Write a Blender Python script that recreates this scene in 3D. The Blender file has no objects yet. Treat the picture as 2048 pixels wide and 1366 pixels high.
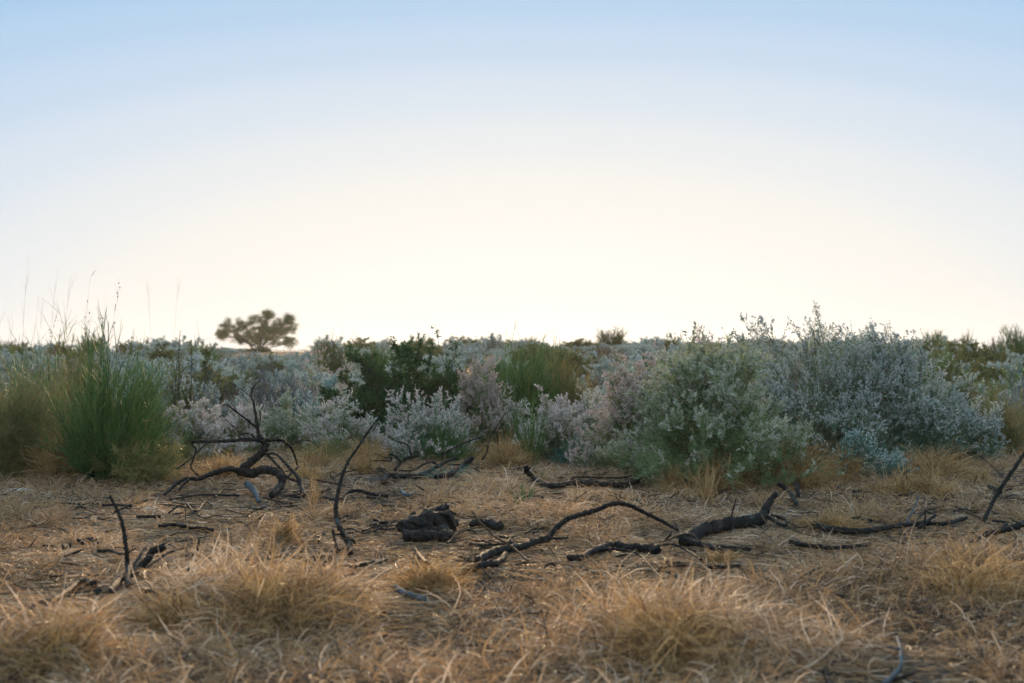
import bpy, math, numpy as np
R = math.radians
sc = bpy.context.scene
COL = sc.collection

# ------------------------------------------------------------------ camera, sky, sun, exposure
F = 2844.0          # focal length in photo pixels (50 mm on a 36 mm frame, 2048 px wide)
HOR = 712.0         # eye-level row
EYE = 1.0
cam = bpy.data.cameras.new("camera"); co = bpy.data.objects.new("camera", cam); COL.objects.link(co)
co.location = (0, 0, EYE); co.rotation_euler = (R(90) + math.atan((HOR - 683) / F), 0, 0)
cam.lens = 50; cam.sensor_width = 36; cam.clip_start = 0.05; cam.clip_end = 8000
cam.dof.use_dof = True; cam.dof.focus_distance = 10.5; cam.dof.aperture_fstop = 3.2
sc.camera = co

SUN_AZ = R(1.0)      # to the right of straight ahead
SUN_EL = R(1.5)
w = bpy.data.worlds.new("World"); sc.world = w; w.use_nodes = True
nt = w.node_tree; N = nt.nodes; L = nt.links; N.clear()
out = N.new("ShaderNodeOutputWorld"); bg = N.new("ShaderNodeBackground"); bg.inputs[1].default_value = 1.0
sky = N.new("ShaderNodeTexSky"); sky.sky_type = 'NISHITA'; sky.sun_disc = False
sky.sun_elevation = SUN_EL; sky.sun_rotation = SUN_AZ; sky.dust_density = 1.0; sky.ozone_density = 3.0
tc = N.new("ShaderNodeTexCoord")
sep = N.new("ShaderNodeSeparateXYZ"); L.new(tc.outputs['Generated'], sep.inputs[0])
dot = N.new("ShaderNodeVectorMath"); dot.operation = 'DOT_PRODUCT'
SD = (math.sin(SUN_AZ) * math.cos(SUN_EL), math.cos(SUN_AZ) * math.cos(SUN_EL), math.sin(SUN_EL))
dot.inputs[1].default_value = SD
L.new(tc.outputs['Generated'], dot.inputs[0])
ac = N.new("ShaderNodeMath"); ac.operation = 'ARCCOSINE'; ac.use_clamp = False
L.new(dot.outputs['Value'], ac.inputs[0])
# angle from the sun and height above the horizon together set the twilight colour
el = N.new("ShaderNodeMath"); el.operation = 'ARCSINE'; L.new(sep.outputs[2], el.inputs[0])
eln = N.new("ShaderNodeMath"); eln.operation = 'MAXIMUM'; eln.inputs[1].default_value = 0; L.new(el.outputs[0], eln.inputs[0])
def sq(sock, k):
    a_ = N.new("ShaderNodeMath"); a_.operation = 'MULTIPLY'; L.new(sock, a_.inputs[0]); L.new(sock, a_.inputs[1])
    b_ = N.new("ShaderNodeMath"); b_.operation = 'MULTIPLY'; b_.inputs[1].default_value = k; L.new(a_.outputs[0], b_.inputs[0]); return b_
m2 = N.new("ShaderNodeMath"); m2.operation = 'ADD'; L.new(sq(ac.outputs[0], .14).outputs[0], m2.inputs[0]); L.new(sq(eln.outputs[0], .86).outputs[0], m2.inputs[1])
m3 = N.new("ShaderNodeMath"); m3.operation = 'SQRT'; L.new(m2.outputs[0], m3.inputs[0])
dv = N.new("ShaderNodeMath"); dv.operation = 'DIVIDE'; dv.inputs[1].default_value = 1.6; L.new(m3.outputs[0], dv.inputs[0])
ramp = N.new("ShaderNodeValToRGB"); cr = ramp.color_ramp; cr.interpolation = 'EASE'
def srgb(r, g, b):
    f = lambda c: (c / 255 / 12.92) if c / 255 <= 0.04045 else ((c / 255 + 0.055) / 1.055) ** 2.4
    return (f(r), f(g), f(b), 1)
SKY = [(0.0, (254, 252, 246)), (3, (250, 247, 241)), (6.5, (244, 242, 237)), (8.5, (232, 236, 238)), (10.3, (217, 228, 239)), (12.2, (200, 219, 239)),
       (13.9, (184, 212, 238)), (16, (161, 200, 235)), (19, (148, 190, 230))]
HIGH_FILL = [(35, (.42, .66, .84)), (60, (.68, .90, 1.04)), (90, (.70, .90, 1.04))]   # upper sky out of frame, brightened as added fill for the land, linear radiance
while len(cr.elements) < len(SKY) + len(HIGH_FILL): cr.elements.new(0.5)
for e, (a, c) in zip(cr.elements, SKY):
    e.position = min(1, R(a) / 1.6); e.color = srgb(*c)
for e, (a, c) in zip(list(cr.elements)[len(SKY):], HIGH_FILL): e.position = min(1, R(a) / 1.6); e.color = (*c, 1)
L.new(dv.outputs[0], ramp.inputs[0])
# physical sky adds its own horizon band and light from all round
ns = N.new("ShaderNodeMixRGB"); ns.blend_type = 'ADD'; ns.inputs[0].default_value = 0.0015
L.new(ramp.outputs[0], ns.inputs[1]); L.new(sky.outputs[0], ns.inputs[2])
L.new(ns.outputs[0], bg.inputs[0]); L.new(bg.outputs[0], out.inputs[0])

sl = bpy.data.lights.new("sun", 'SUN'); sl.energy = 5.0; sl.angle = R(10); sl.color = (1.0, 0.70, 0.40)
so = bpy.data.objects.new("sun", sl); COL.objects.link(so)
import mathutils
so.rotation_euler = mathutils.Vector((math.sin(SUN_AZ), math.cos(SUN_AZ), math.tan(R(9)))).to_track_quat('Z', 'Y').to_euler()

vs = sc.view_settings
sc.display_settings.display_device = 'sRGB'
vs.view_transform = 'Standard'; vs.look = 'None'; vs.exposure = 0.0; vs.gamma = 1.0; vs.use_curve_mapping = False
cy = sc.cycles
cy.max_bounces = 6; cy.diffuse_bounces = 3; cy.transmission_bounces = 3; cy.volume_bounces = 0; cy.glossy_bounces = 2

rng = np.random.default_rng(7)

# ------------------------------------------------------------------ terrain
_k = rng.normal(size=(14, 2)); _p = rng.uniform(0, 6.28, 14)
def wav(x, y, s, seed=0):
    """smooth noise, about -1..1, feature size s metres"""
    x = np.asarray(x, float); y = np.asarray(y, float); r = 0
    for i in range(7):
        k = _k[(i + seed * 3) % 14]; k = k / (np.hypot(*k) + 1e-6) * (0.6 + 0.25 * i)
        r = r + np.sin((x * k[0] + y * k[1]) * 2.6 / s + _p[(i + seed * 5) % 14] * (1 + seed)) / (1 + 0.25 * i)
    return r / 3.2
def sst(a, b, v):
    t = np.clip((v - a) / (b - a), 0, 1); return t * t * (3 - 2 * t)
MOUNDS = []   # (x, y, rx, ry, h)
def rise(x, y):
    r = 1.22 * sst(13, 80, y) - 0.5 * sst(110, 400, y)
    r = r + 0.35 * np.exp(-((x - 7) / 9) ** 2 - ((y - 60) / 20) ** 2) * 1.0
    r = r + 0.10 * wav(x, y, 9, 1) * sst(14, 35, y) + 0.02 * wav(x, y, 2.2, 2) + (0.014 * wav(x, y, .55, 3) + .034 * wav(x, y, 1.2, 4)) * (1 - sst(16, 24, y))
    return r
def ground(x, y):
    z = rise(x, y)
    for mx_, my_, rx, ry, h in MOUNDS:
        z = z + h * np.exp(-((x - mx_) / rx) ** 2 - ((y - my_) / ry) ** 2)
    return z
def D_of(px, py):
    """distance at which the ground is seen at that photo pixel"""
    for d in np.arange(3.0, 90, 0.05):
        if (HOR - py) / F * d + EYE < float(ground((px - 1024) / F * d, d)): return float(d)
    return 80.0
def P3(px, py, d): return np.array([(px - 1024) / F * d, d, EYE - (py - HOR) / F * d])

def flatD(py): return F * EYE / (py - HOR)
for px, py, wpx, hh in [(600, 1235, 330, .085), (400, 1215, 150, .04), (1340, 1290, 210, .11), (1930, 1170, 230, .08), (130, 1330, 200, .07),
                        (900, 1150, 150, .04), (1150, 1330, 160, .05), (1600, 1190, 160, .04), (1700, 1330, 200, .05), (1450, 960, 180, .05), (230, 965, 120, .05),
                        (600, 1090, 90, .05), (1660, 1010, 200, .03)]:
    d = flatD(py); MOUNDS.append(((px - 1024) / F * d, d, wpx / F * d, max(.22, wpx / F * d * .6), hh))

# ------------------------------------------------------------------ mesh helpers
class MB:
    def __init__(s): s.v = []; s.q = []; s.a = []; s.n = 0
    def add(s, v, q, a):
        s.v.append(v.reshape(-1, 3)); s.q.append(q + s.n); s.a.append(a); s.n += len(s.v[-1])
    def mesh(s, name):
        v = np.concatenate(s.v).astype(np.float32); q = np.concatenate(s.q).astype(np.int32); a = np.concatenate(s.a).astype(np.float32)
        me = bpy.data.meshes.new(name); me.vertices.add(len(v)); me.vertices.foreach_set('co', v.ravel())
        me.loops.add(q.size); me.loops.foreach_set('vertex_index', q.ravel())
        me.polygons.add(len(q)); me.polygons.foreach_set('loop_start', np.arange(len(q), dtype=np.int32) * 4)
        at = me.attributes.new('v', 'FLOAT', 'POINT'); at.data.foreach_set('value', a)
        me.update(calc_edges=True); me.validate(); return me
    def build(s, name, mat, parent=None, smooth=True):
        me = s.mesh(name); me.materials.append(mat)
        if smooth: me.polygons.foreach_set('use_smooth', np.ones(len(me.polygons), bool))
        o = bpy.data.objects.new(name, me); COL.objects.link(o)
        if parent is not None: o.parent = parent
        return o
def nrm(v): return v / (np.linalg.norm(v, axis=-1, keepdims=True) + 1e-9)
def ribbons(mb, P, W, val, side=None, g=rng):
    """P (n,k,3) paths, W (n,k) or (n,1) widths"""
    n, k, _ = P.shape
    if n == 0: return
    W = np.broadcast_to(W, (n, k))
    t = nrm(P[:, -1] - P[:, 0])
    if side is None: side = g.normal(size=(n, 3))
    s = nrm(np.cross(t, side))[:, None, :] * W[:, :, None] * .5
    V = np.stack([P - s, P + s], 2)                      # n,k,2,3
    b = (np.arange(n) * k * 2)[:, None] + (np.arange(k - 1) * 2)[None, :]
    q = np.stack([b, b + 1, b + 3, b + 2], -1).reshape(-1, 4)
    mb.add(V, q, np.repeat(val, k * 2))
def tubes(mb, P, Rad, val, sides=4, jit=0, g=rng):
    n, k, _ = P.shape
    if n == 0: return
    Rad = np.broadcast_to(Rad, (n, k))
    T = np.empty_like(P); T[:, 1:-1] = P[:, 2:] - P[:, :-2]; T[:, 0] = P[:, 1] - P[:, 0]; T[:, -1] = P[:, -1] - P[:, -2]; T = nrm(T)
    ref = np.broadcast_to(nrm(g.normal(size=(n, 1, 3))), T.shape)
    A = nrm(np.cross(T, ref)); B = np.cross(T, A)
    an = np.arange(sides) / sides * 2 * math.pi
    V = P[:, :, None] + Rad[:, :, None, None] * (A[:, :, None] * np.cos(an)[None, None, :, None] + B[:, :, None] * np.sin(an)[None, None, :, None])
    if jit: V = P[:, :, None] + (V - P[:, :, None]) * g.uniform(1 - jit, 1 + jit, (n, k, sides, 1))
    b = (np.arange(n) * k * sides)[:, None, None] + (np.arange(k - 1) * sides)[None, :, None]
    i = np.arange(sides)[None, None]; j = (i + 1) % sides
    q = np.stack([b + i, b + j, b + sides + j, b + sides + i], -1).reshape(-1, 4)
    mb.add(V, q, np.repeat(val, k * sides))
def bez(a, b, c, k):
    t = np.linspace(0, 1, k)[None, :, None]
    return a[:, None] * (1 - t) ** 2 + 2 * b[:, None] * t * (1 - t) + c[:, None] * t * t
def sample(P, idx, t):
    """points and tangents at parameter t on paths P[idx]"""
    k = P.shape[1]; f = np.clip(t, 0, .9999) * (k - 1); i = f.astype(int); u = (f - i)[:, None]
    a = P[idx, i]; b = P[idx, i + 1]; return a * (1 - u) + b * u, nrm(b - a)

# ------------------------------------------------------------------ materials
def leafmat(name, cols, transl=.35, rough=.6, objvar=.12, sheen=0, noise=0):
    m = bpy.data.materials.new(name); m.use_nodes = True; t = m.node_tree; n = t.nodes; l = t.links; n.clear()
    o = n.new("ShaderNodeOutputMaterial"); at = n.new("ShaderNodeAttribute"); at.attribute_name = 'v'
    rp = n.new("ShaderNodeValToRGB"); e = rp.color_ramp.elements
    while len(e) < len(cols): e.new(.5)
    for i, c in enumerate(cols): e[i].position = i / (len(cols) - 1); e[i].color = (*c, 1)
    l.new(at.outputs['Fac'], rp.inputs[0])
    oi = n.new("ShaderNodeObjectInfo"); hv = n.new("ShaderNodeHueSaturation"); mp = n.new("ShaderNodeMapRange")
    mp.inputs[3].default_value = 1 - objvar; mp.inputs[4].default_value = 1 + objvar
    l.new(oi.outputs['Random'], mp.inputs[0]); l.new(mp.outputs[0], hv.inputs['Value']); l.new(rp.outputs[0], hv.inputs['Color'])
    d = n.new("ShaderNodeBsdfPrincipled"); d.inputs['Roughness'].default_value = rough; d.inputs['Specular IOR Level'].default_value = .25
    if sheen: d.inputs['Sheen Weight'].default_value = sheen; d.inputs['Sheen Roughness'].default_value = .5
    tr = n.new("ShaderNodeBsdfTranslucent"); mi = n.new("ShaderNodeMixShader"); mi.inputs[0].default_value = transl
    l.new(hv.outputs[0], d.inputs['Base Color']); l.new(hv.outputs[0], tr.inputs[0])
    l.new(d.outputs[0], mi.inputs[1]); l.new(tr.outputs[0], mi.inputs[2]); l.new(mi.outputs[0], o.inputs[0]); return m
def noisemat(name, c1, c2, scale, rough=.9, bump=.4, c3=None, detail=8, bdist=.01, spec=.2):
    m = bpy.data.materials.new(name); m.use_nodes = True; t = m.node_tree; n = t.nodes; l = t.links
    p = n["Principled BSDF"]; p.inputs['Roughness'].default_value = rough; p.inputs['Specular IOR Level'].default_value = spec
    tx = n.new("ShaderNodeTexCoord"); no = n.new("ShaderNodeTexNoise"); no.inputs['Scale'].default_value = scale; no.inputs['Detail'].default_value = detail
    rp = n.new("ShaderNodeValToRGB"); e = rp.color_ramp.elements; e[0].position = .35; e[0].color = (*c1, 1); e[1].position = .65; e[1].color = (*c2, 1)
    if c3: q = e.new(.70); q.color = (*c3, 1)
    l.new(tx.outputs['Object'], no.inputs['Vector']); l.new(no.outputs['Fac'], rp.inputs[0]); l.new(rp.outputs[0], p.inputs['Base Color'])
    n2 = n.new("ShaderNodeTexNoise"); n2.inputs['Scale'].default_value = scale * 3; n2.inputs['Detail'].default_value = 6; l.new(tx.outputs['Object'], n2.inputs['Vector'])
    b = n.new("ShaderNodeBump"); b.inputs['Strength'].default_value = bump; b.inputs['Distance'].default_value = bdist
    l.new(n2.outputs['Fac'], b.inputs['Height']); l.new(b.outputs[0], p.inputs['Normal']); return m

M = dict(
    straw=leafmat('straw', [(.02, .018, .02), (.11, .085, .07), (.33, .20, .11), (.60, .36, .17), (.36, .26, .18), (.90, .70, .54)], .42, .5, .0),
    tuss=leafmat('tussock_straw', [(.08, .05, .03), (.40, .23, .10), (.66, .41, .17), (.66, .48, .30)], .45, .5, .08),
    drygreen=leafmat('dry_green_grass', [(.08, .13, .05), (.22, .21, .08), (.34, .24, .10), (.14, .18, .07)], .35, .5, .1),
    spike=leafmat('woolly_spikes', [(.46, .49, .40), (.64, .65, .56), (.60, .56, .44), (.78, .76, .70)], .45, .9, .05, .3),
    spikec=leafmat('grey_mauve_spikes', [(.42, .50, .47), (.60, .64, .64), (.70, .66, .68), (.84, .80, .80)], .5, .9, .05, .3),
    silvery=leafmat('yellow_green_leaves', [(.08, .17, .07), (.20, .32, .15), (.36, .44, .25), (.42, .36, .14)], .45, .7, .05),
    spikew=leafmat('bright_woolly_spikes', [(.66, .56, .58), (.86, .76, .77), (.80, .72, .67), (.92, .86, .86)], .5, .9, .05, .3),
    spikep=leafmat('pink_woolly_spikes', [(.60, .44, .47), (.80, .62, .64), (.72, .62, .56), (.88, .76, .76)], .5, .9, .05, .3),
    spikeb=leafmat('cool_woolly_spikes', [(.42, .48, .50), (.60, .65, .66), (.74, .72, .70)], .4, .9, .08, .2),
    silver=leafmat('silver_leaves', [(.07, .16, .07), (.17, .28, .14), (.30, .40, .22), (.36, .33, .12)], .35, .7, .08),
    silverg=leafmat('grey_green_leaves', [(.05, .13, .07), (.12, .24, .16), (.24, .37, .28), (.22, .27, .10)], .35, .7, .05),
    teal=leafmat('blue_green_leaves', [(.06, .18, .15), (.14, .30, .25), (.26, .42, .35)], .3, .7, .05),
    pale=leafmat('pale_far_foliage', [(.08, .16, .13), (.19, .31, .28), (.36, .47, .45), (.30, .30, .16)], .4, .8, .35),
    green=leafmat('broom_stems', [(.03, .08, .03), (.06, .16, .05), (.13, .24, .06), (.20, .21, .07)], .25, .5, .12),
    dkgreen=leafmat('dark_green_leaves', [(.018, .05, .025), (.035, .09, .035), (.09, .16, .045)], .4, .5, .1),
    olive=leafmat('olive_foliage', [(.05, .085, .03), (.11, .14, .05), (.17, .15, .06)], .4, .6, .15),
    tree=leafmat('tree_leaves', [(.03, .065, .025), (.055, .105, .035), (.10, .14, .05)], .35, .6, 0),
    brown=leafmat('brown_twigs', [(.09, .06, .045), (.18, .12, .08), (.26, .19, .13)], .0, .8, .1),
    dark=leafmat('dark_twigs', [(.02, .025, .03), (.045, .05, .055), (.08, .07, .06)], .0, .8, .1),
    greytwig=leafmat('grey_twigs', [(.07, .08, .09), (.13, .14, .15), (.2, .2, .2)], .0, .8, .1),
    bark=noisemat('bark', (.04, .035, .03), (.09, .075, .06), 4),
    char=noisemat('charred_wood', (.004, .005, .006), (.022, .018, .016), 17, .7, 1.0, (.06, .07, .08), 8, .02, .25),
    ash=noisemat('ashy_wood', (.03, .04, .05), (.09, .12, .15), 18, .7, .8, (.2, .24, .27), 8, .008, .3),
    rock=noisemat('pale_stone', (.30, .29, .27), (.46, .44, .41), 7, .9, .5),
)
# ground: sandy soil with scattered dry litter
gm = bpy.data.materials.new('sandy_soil'); gm.use_nodes = True; t = gm.node_tree; n = t.nodes; l = t.links; p = n["Principled BSDF"]
p.inputs['Roughness'].default_value = .95; p.inputs['Specular IOR Level'].default_value = .1
tx = n.new("ShaderNodeTexCoord"); na = n.new("ShaderNodeTexNoise"); na.inputs['Scale'].default_value = .9; na.inputs['Detail'].default_value = 10; na.inputs['Roughness'].default_value = .65
nb = n.new("ShaderNodeTexNoise"); nb.inputs['Scale'].default_value = 38; nb.inputs['Detail'].default_value = 8; nb.inputs['Roughness'].default_value = .75
l.new(tx.outputs['Object'], na.inputs[0]); l.new(tx.outputs['Object'], nb.inputs[0])
ra = n.new("ShaderNodeValToRGB"); ra.color_ramp.elements[0].position = .35; ra.color_ramp.elements[0].color = (.085, .085, .09, 1)
ra.color_ramp.elements[1].position = .62; ra.color_ramp.elements[1].color = (.19, .14, .10, 1)
rb = n.new("ShaderNodeValToRGB"); rb.color_ramp.elements[0].position = .36; rb.color_ramp.elements[0].color = (.35, .34, .33, 1); rb.color_ramp.elements[1].position = .66; rb.color_ramp.elements[1].color = (1.25, 1.2, 1.15, 1)
ml = n.new("ShaderNodeMixRGB"); ml.blend_type = 'MULTIPLY'; ml.inputs[0].default_value = 1
l.new(na.outputs[0], ra.inputs[0]); l.new(nb.outputs[0], rb.inputs[0]); l.new(ra.outputs[0], ml.inputs[1]); l.new(rb.outputs[0], ml.inputs[2]); l.new(ml.outputs[0], p.inputs['Base Color'])
bp = n.new("ShaderNodeBump"); bp.inputs['Strength'].default_value = .8; bp.inputs['Distance'].default_value = .03; l.new(nb.outputs[0], bp.inputs['Height']); l.new(bp.outputs[0], p.inputs['Normal'])

def axis(a, b, step, far):
    m_ = np.arange(a, b, step); o = [b]; s = step
    while o[-1] < far: s *= 1.22; o.append(o[-1] + s)
    return m_, np.array(o)
m_, o_ = axis(-10, 16, .08, 5000); ys = np.concatenate([[-400, -150, -60, -25], m_, o_])
mx1, ox1 = axis(0, 7, .08, 5000); xs = np.concatenate([-ox1[::-1], -mx1[::-1][:-1], mx1, ox1])
X, Y = np.meshgrid(xs, ys); Z = ground(X, Y)
mb = MB(); nx = len(xs); ny = len(ys)
ii, jj = np.meshgrid(np.arange(nx - 1), np.arange(ny - 1)); b = (jj * nx + ii).ravel()
mb.add(np.stack([X, Y, Z], -1), np.stack([b, b + 1, b + nx + 1, b + nx], -1), np.zeros(nx * ny))
g = mb.build('ground', gm); g['kind'] = 'structure'

# ------------------------------------------------------------------ tagging
def tag(o, label=None, cat=None, group=None, kind=None):
    if label: o['label'] = label
    if cat: o['category'] = cat
    if group: o['group'] = group
    if kind: o['kind'] = kind
    return o
def empty(name, loc, rz=0, s=1):
    o = bpy.data.objects.new(name, None); COL.objects.link(o); o.location = loc; o.rotation_euler = (0, 0, rz)
    o.scale = (s, s, s) if np.isscalar(s) else s; o.empty_display_size = .1; return o
def copy_tree(o, parent=None):
    c = o.copy(); COL.objects.link(c)
    if parent is not None: c.parent = parent
    for ch in o.children: copy_tree(ch, c)
    return c
def place(o, px, d, sink=.01, dx=0):
    x = (px - 1024) / F * d; o.location = (x, d, float(ground(x, d)) - sink)

# ------------------------------------------------------------------ plant builders (all local, base at the origin)
def hull(g, n, Rx, Ry, H, lump=.22, lo=.05, fill=.45, flat=1.0):
    az = g.uniform(0, 2 * math.pi, n); e = np.arcsin(g.uniform(lo, 1, n) ** flat)
    ph = g.uniform(0, 6.28, 6)
    l_ = 1 + lump * (np.sin(3 * az + ph[0]) * .5 + np.sin(2 * az + 4 * e + ph[1]) * .6 + np.sin(5 * az - 3 * e + ph[2]) * .45 + np.sin(7 * e + 2 * az + ph[3]) * .35)
    r = g.uniform(fill, 1, n) ** .5 * l_
    P = np.stack([np.cos(az) * np.cos(e) * r, np.sin(az) * np.cos(e) * r, np.sin(e) * r], -1)
    P[:, :2] /= max(1, np.quantile(np.abs(P[:, 0]), .97)); P[:, 2] /= np.quantile(P[:, 2], .985)
    return P * [Rx, Ry, H]
def stems_to(g, tips, Rb, k, up=.62, inw=.3):
    n = len(tips); a = g.uniform(0, 6.28, n); rr = np.sqrt(g.uniform(0, 1, n)) * Rb
    base = np.stack([np.cos(a) * rr, np.sin(a) * rr, np.full(n, -.02)], -1) + tips * [.08, .08, 0]
    mid = base * .6 + tips * np.array([inw, inw, up]) + g.normal(size=(n, 3)) * np.linalg.norm(tips, axis=1)[:, None] * .06
    return bez(base, mid, tips, k)
def twigs_from(g, P, n, t0, t1, L0, L1, k=4, spread=.7, up=.25, pw=1):
    idx = g.integers(0, len(P), n); t = t0 + (t1 - t0) * g.uniform(0, 1, n) ** pw
    p0, tg = sample(P, idx, t)
    d = nrm(tg + g.normal(size=(n, 3)) * spread * .6 + [0, 0, up]); Ln = g.uniform(L0, L1, n)[:, None]
    d2 = nrm(d + g.normal(size=(n, 3)) * .25 + [0, 0, up * .6])
    return bez(p0, p0 + d * Ln * .5, p0 + d * Ln * .5 + d2 * Ln * .5, k)
def leaves_on(g, mb, P, n, L0, L1, W0, W1, spread=.9, k=3, t0=.05, up=0, clump=0):
    idx = g.integers(0, len(P), n); t = g.uniform(t0, 1, n); p0, tg = sample(P, idx, t)
    d = nrm(tg + g.normal(size=(n, 3)) * spread + [0, 0, up]); Ln = g.uniform(L0, L1, n)[:, None]
    p2 = p0 + d * Ln + g.normal(size=(n, 3)) * Ln * .12 + [0, 0, -.0] 
    Pth = bez(p0, p0 + d * Ln * .5 + [0, 0, .1] * Ln, p2, k)
    W = g.uniform(W0, W1, n)[:, None] * np.array([.35, 1, .15] if k == 3 else np.interp(np.linspace(0, 1, k), [0, .5, 1], [.4, 1, .1]))
    ribbons(mb, Pth, W, np.clip(g.beta(2, 2, n), 0, 1), g=g)
def spikes_on(g, mb, P, n, L0, L1, r0, r1, t0=.5, spread=.45, up=.35, sides=5, fuzz=0):
    idx = g.integers(0, len(P), n); t = t0 + (1 - t0) * g.uniform(0, 1, n) ** .6; p0, tg = sample(P, idx, t)
    d = nrm(tg * .8 + g.normal(size=(n, 3)) * spread * 1.5 + [0, 0, up]); Ln = g.uniform(L0, L1, n)[:, None]
    d2 = nrm(d + g.normal(size=(n, 3)) * .45)
    Pth = bez(p0, p0 + d * Ln * .5, p0 + d * Ln * .5 + d2 * Ln * .5, 5)
    Rr = g.uniform(r0, r1, n)[:, None] * np.array([.45, .95, 1, .85, .2]); v = g.uniform(0, 1, n)
    tubes(mb, Pth, Rr, v, sides, .25, g)
    if fuzz:
        i2 = np.repeat(np.arange(n), fuzz); q0, q1 = sample(Pth, i2, g.uniform(0, 1, len(i2)))
        dd = nrm(np.cross(q1, g.normal(size=q1.shape)) + q1 * .4); ll = (g.uniform(1.2, 2.1, len(i2)) * np.repeat(Rr[:, 2], fuzz))[:, None]
        ribbons(mb, np.stack([q0, q0 + dd * ll], 1), np.array([[.004, .001]]) * 1.0, np.repeat(v, fuzz), g=g)

def woolly(name, seed, Rx, H, Ry=None, stems=70, tw=900, lv=9000, sp=1500, lm='silver', sm='spike', spL=(.012, .030), spR=(.0026, .0040), base=.12, lowlv=.3, lump=.25, fuzz=0, stemw=.004, lvL=(.012, .028), leafw=(.0035, .006), sk='stem', flat=1.0, lo=.05, spt=.15, stemm='brown', hif=.45):
    """a many-stemmed shrub with narrow leaves that ends in woolly flower spikes"""
    g = np.random.default_rng(seed); Ry = Ry or Rx
    root = empty(name, (0, 0, 0))
    tips = hull(g, stems, Rx * .93, Ry * .93, H * .9, lump, lo, .5, flat)
    S = stems_to(g, tips, base * Rx, 9)
    T = twigs_from(g, S, tw, .3, 1, .10 * Rx + .03, .24 * Rx + .05, 4, .75, .25, .6)
    T2 = twigs_from(g, T, int(tw * 2.6), .25, 1, .03, .09, 3, .95, .3)
    mb = MB(); tubes(mb, S, stemw * np.linspace(1.25, .45, 9)[None], g.uniform(0, 1, len(S)), 4, 0, g)
    tubes(mb, T, stemw * .4 * np.linspace(1, .5, 4)[None], g.uniform(0, 1, len(T)), 3, 0, g); mb.build('stems', M[stemm], root)
    mb = MB(); leaves_on(g, mb, T, int(lv * .55), *lvL, *leafw); leaves_on(g, mb, T2, int(lv * .45), *lvL, *leafw)
    if lowlv: leaves_on(g, mb, S, int(lv * lowlv), *lvL, *leafw, t0=.25)
    mb.build('foliage', M[lm], root)
    if sp:
        mb = MB()
        hi = T2[np.argsort(-(T2[:, -1, 2] / H + np.linalg.norm(T2[:, -1, :2], axis=1) / Rx * .55 + g.normal(size=len(T2)) * .13))[:int(len(T2) * hif)]]
        spikes_on(g, mb, hi, sp, *spL, *spR, t0=spt, fuzz=fuzz); mb.build('flower_spikes', M[sm], root)
    return root
def broom(name, seed, Rx, H, n=260, br=900, w_=.0035, mat='green', Ry=None, lump=.2, lean=(0, 0), lv=0, lvm=None, lo=.35, fine=1600, base=.25, up=.5):
    """a leafless broom-like shrub of many thin upright forking stems"""
    g = np.random.default_rng(seed); Ry = Ry or Rx; root = empty(name, (0, 0, 0))
    tips = hull(g, n, Rx, Ry, H * .92, lump, lo, .5) + np.array([lean[0], lean[1], 0]) * g.uniform(.3, 1, (n, 1))
    S = stems_to(g, tips, base * Rx, 8, up, .35)
    T = twigs_from(g, S, br, .2, .97, .10 * H, .27 * H, 6, .62, .30)
    U = twigs_from(g, T, fine, .2, .98, .05 * H, .20 * H, 4, .7, .2)
    mb = MB(); tubes(mb, S, w_ * np.linspace(1.1, .45, 8)[None], g.uniform(0, .6, len(S)), 4, 0, g)
    tubes(mb, T, w_ * .7 * np.linspace(1, .5, 6)[None], g.uniform(0, 1, len(T)), 3, 0, g)
    ribbons(mb, U, w_ * .9 * np.linspace(1, .4, 4)[None], g.uniform(.2, 1, len(U)), g=g); mb.build('stems', M[mat], root)
    if lv:
        mb = MB(); leaves_on(g, mb, U, lv, .015, .035, .005, .01); mb.build('foliage', M[lvm], root)
    return root
def leafy(name, seed, Rx, H, lm='dkgreen', Ry=None, stems=40, tw=420, lv=16000, lvL=(.02, .05), leafw=(.008, .016), lump=.3, sm='dark', stemw=.008, lo=.12, extra=0, fl=.5, spray=.35):
    """a leafy shrub with dark branches and drooping leaf sprays"""
    g = np.random.default_rng(seed); Ry = Ry or Rx; root = empty(name, (0, 0, 0))
    tips = hull(g, stems, Rx * .9, Ry * .9, H * .9, lump, lo, .5)
    S = stems_to(g, tips, .15 * Rx, 9, .55, .35)
    T = twigs_from(g, S, tw, .3, 1, .14 * Rx, spray * Rx, 5, .8, .1)
    if extra: T = np.concatenate([T, twigs_from(g, S, extra, .85, 1, .25 * H, .45 * H, 5, .5, .7)])
    U = twigs_from(g, T, tw * 3, .25, 1, .04 * Rx, .13 * Rx, 3, 1.0, 0)
    mb = MB(); tubes(mb, S, stemw * np.linspace(1.3, .4, 9)[None], g.uniform(0, 1, len(S)), 5, 0, g)
    tubes(mb, T, stemw * .35 * np.linspace(1, .4, 5)[None], g.uniform(0, 1, len(T)), 3, 0, g); mb.build('branches', M[sm], root)
    mb = MB(); leaves_on(g, mb, U, int(lv * .75), *lvL, *leafw, spread=1.0); leaves_on(g, mb, T, int(lv * .25), *lvL, *leafw, spread=1.0)
    mb.build('foliage', M[lm], root); return root
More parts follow.
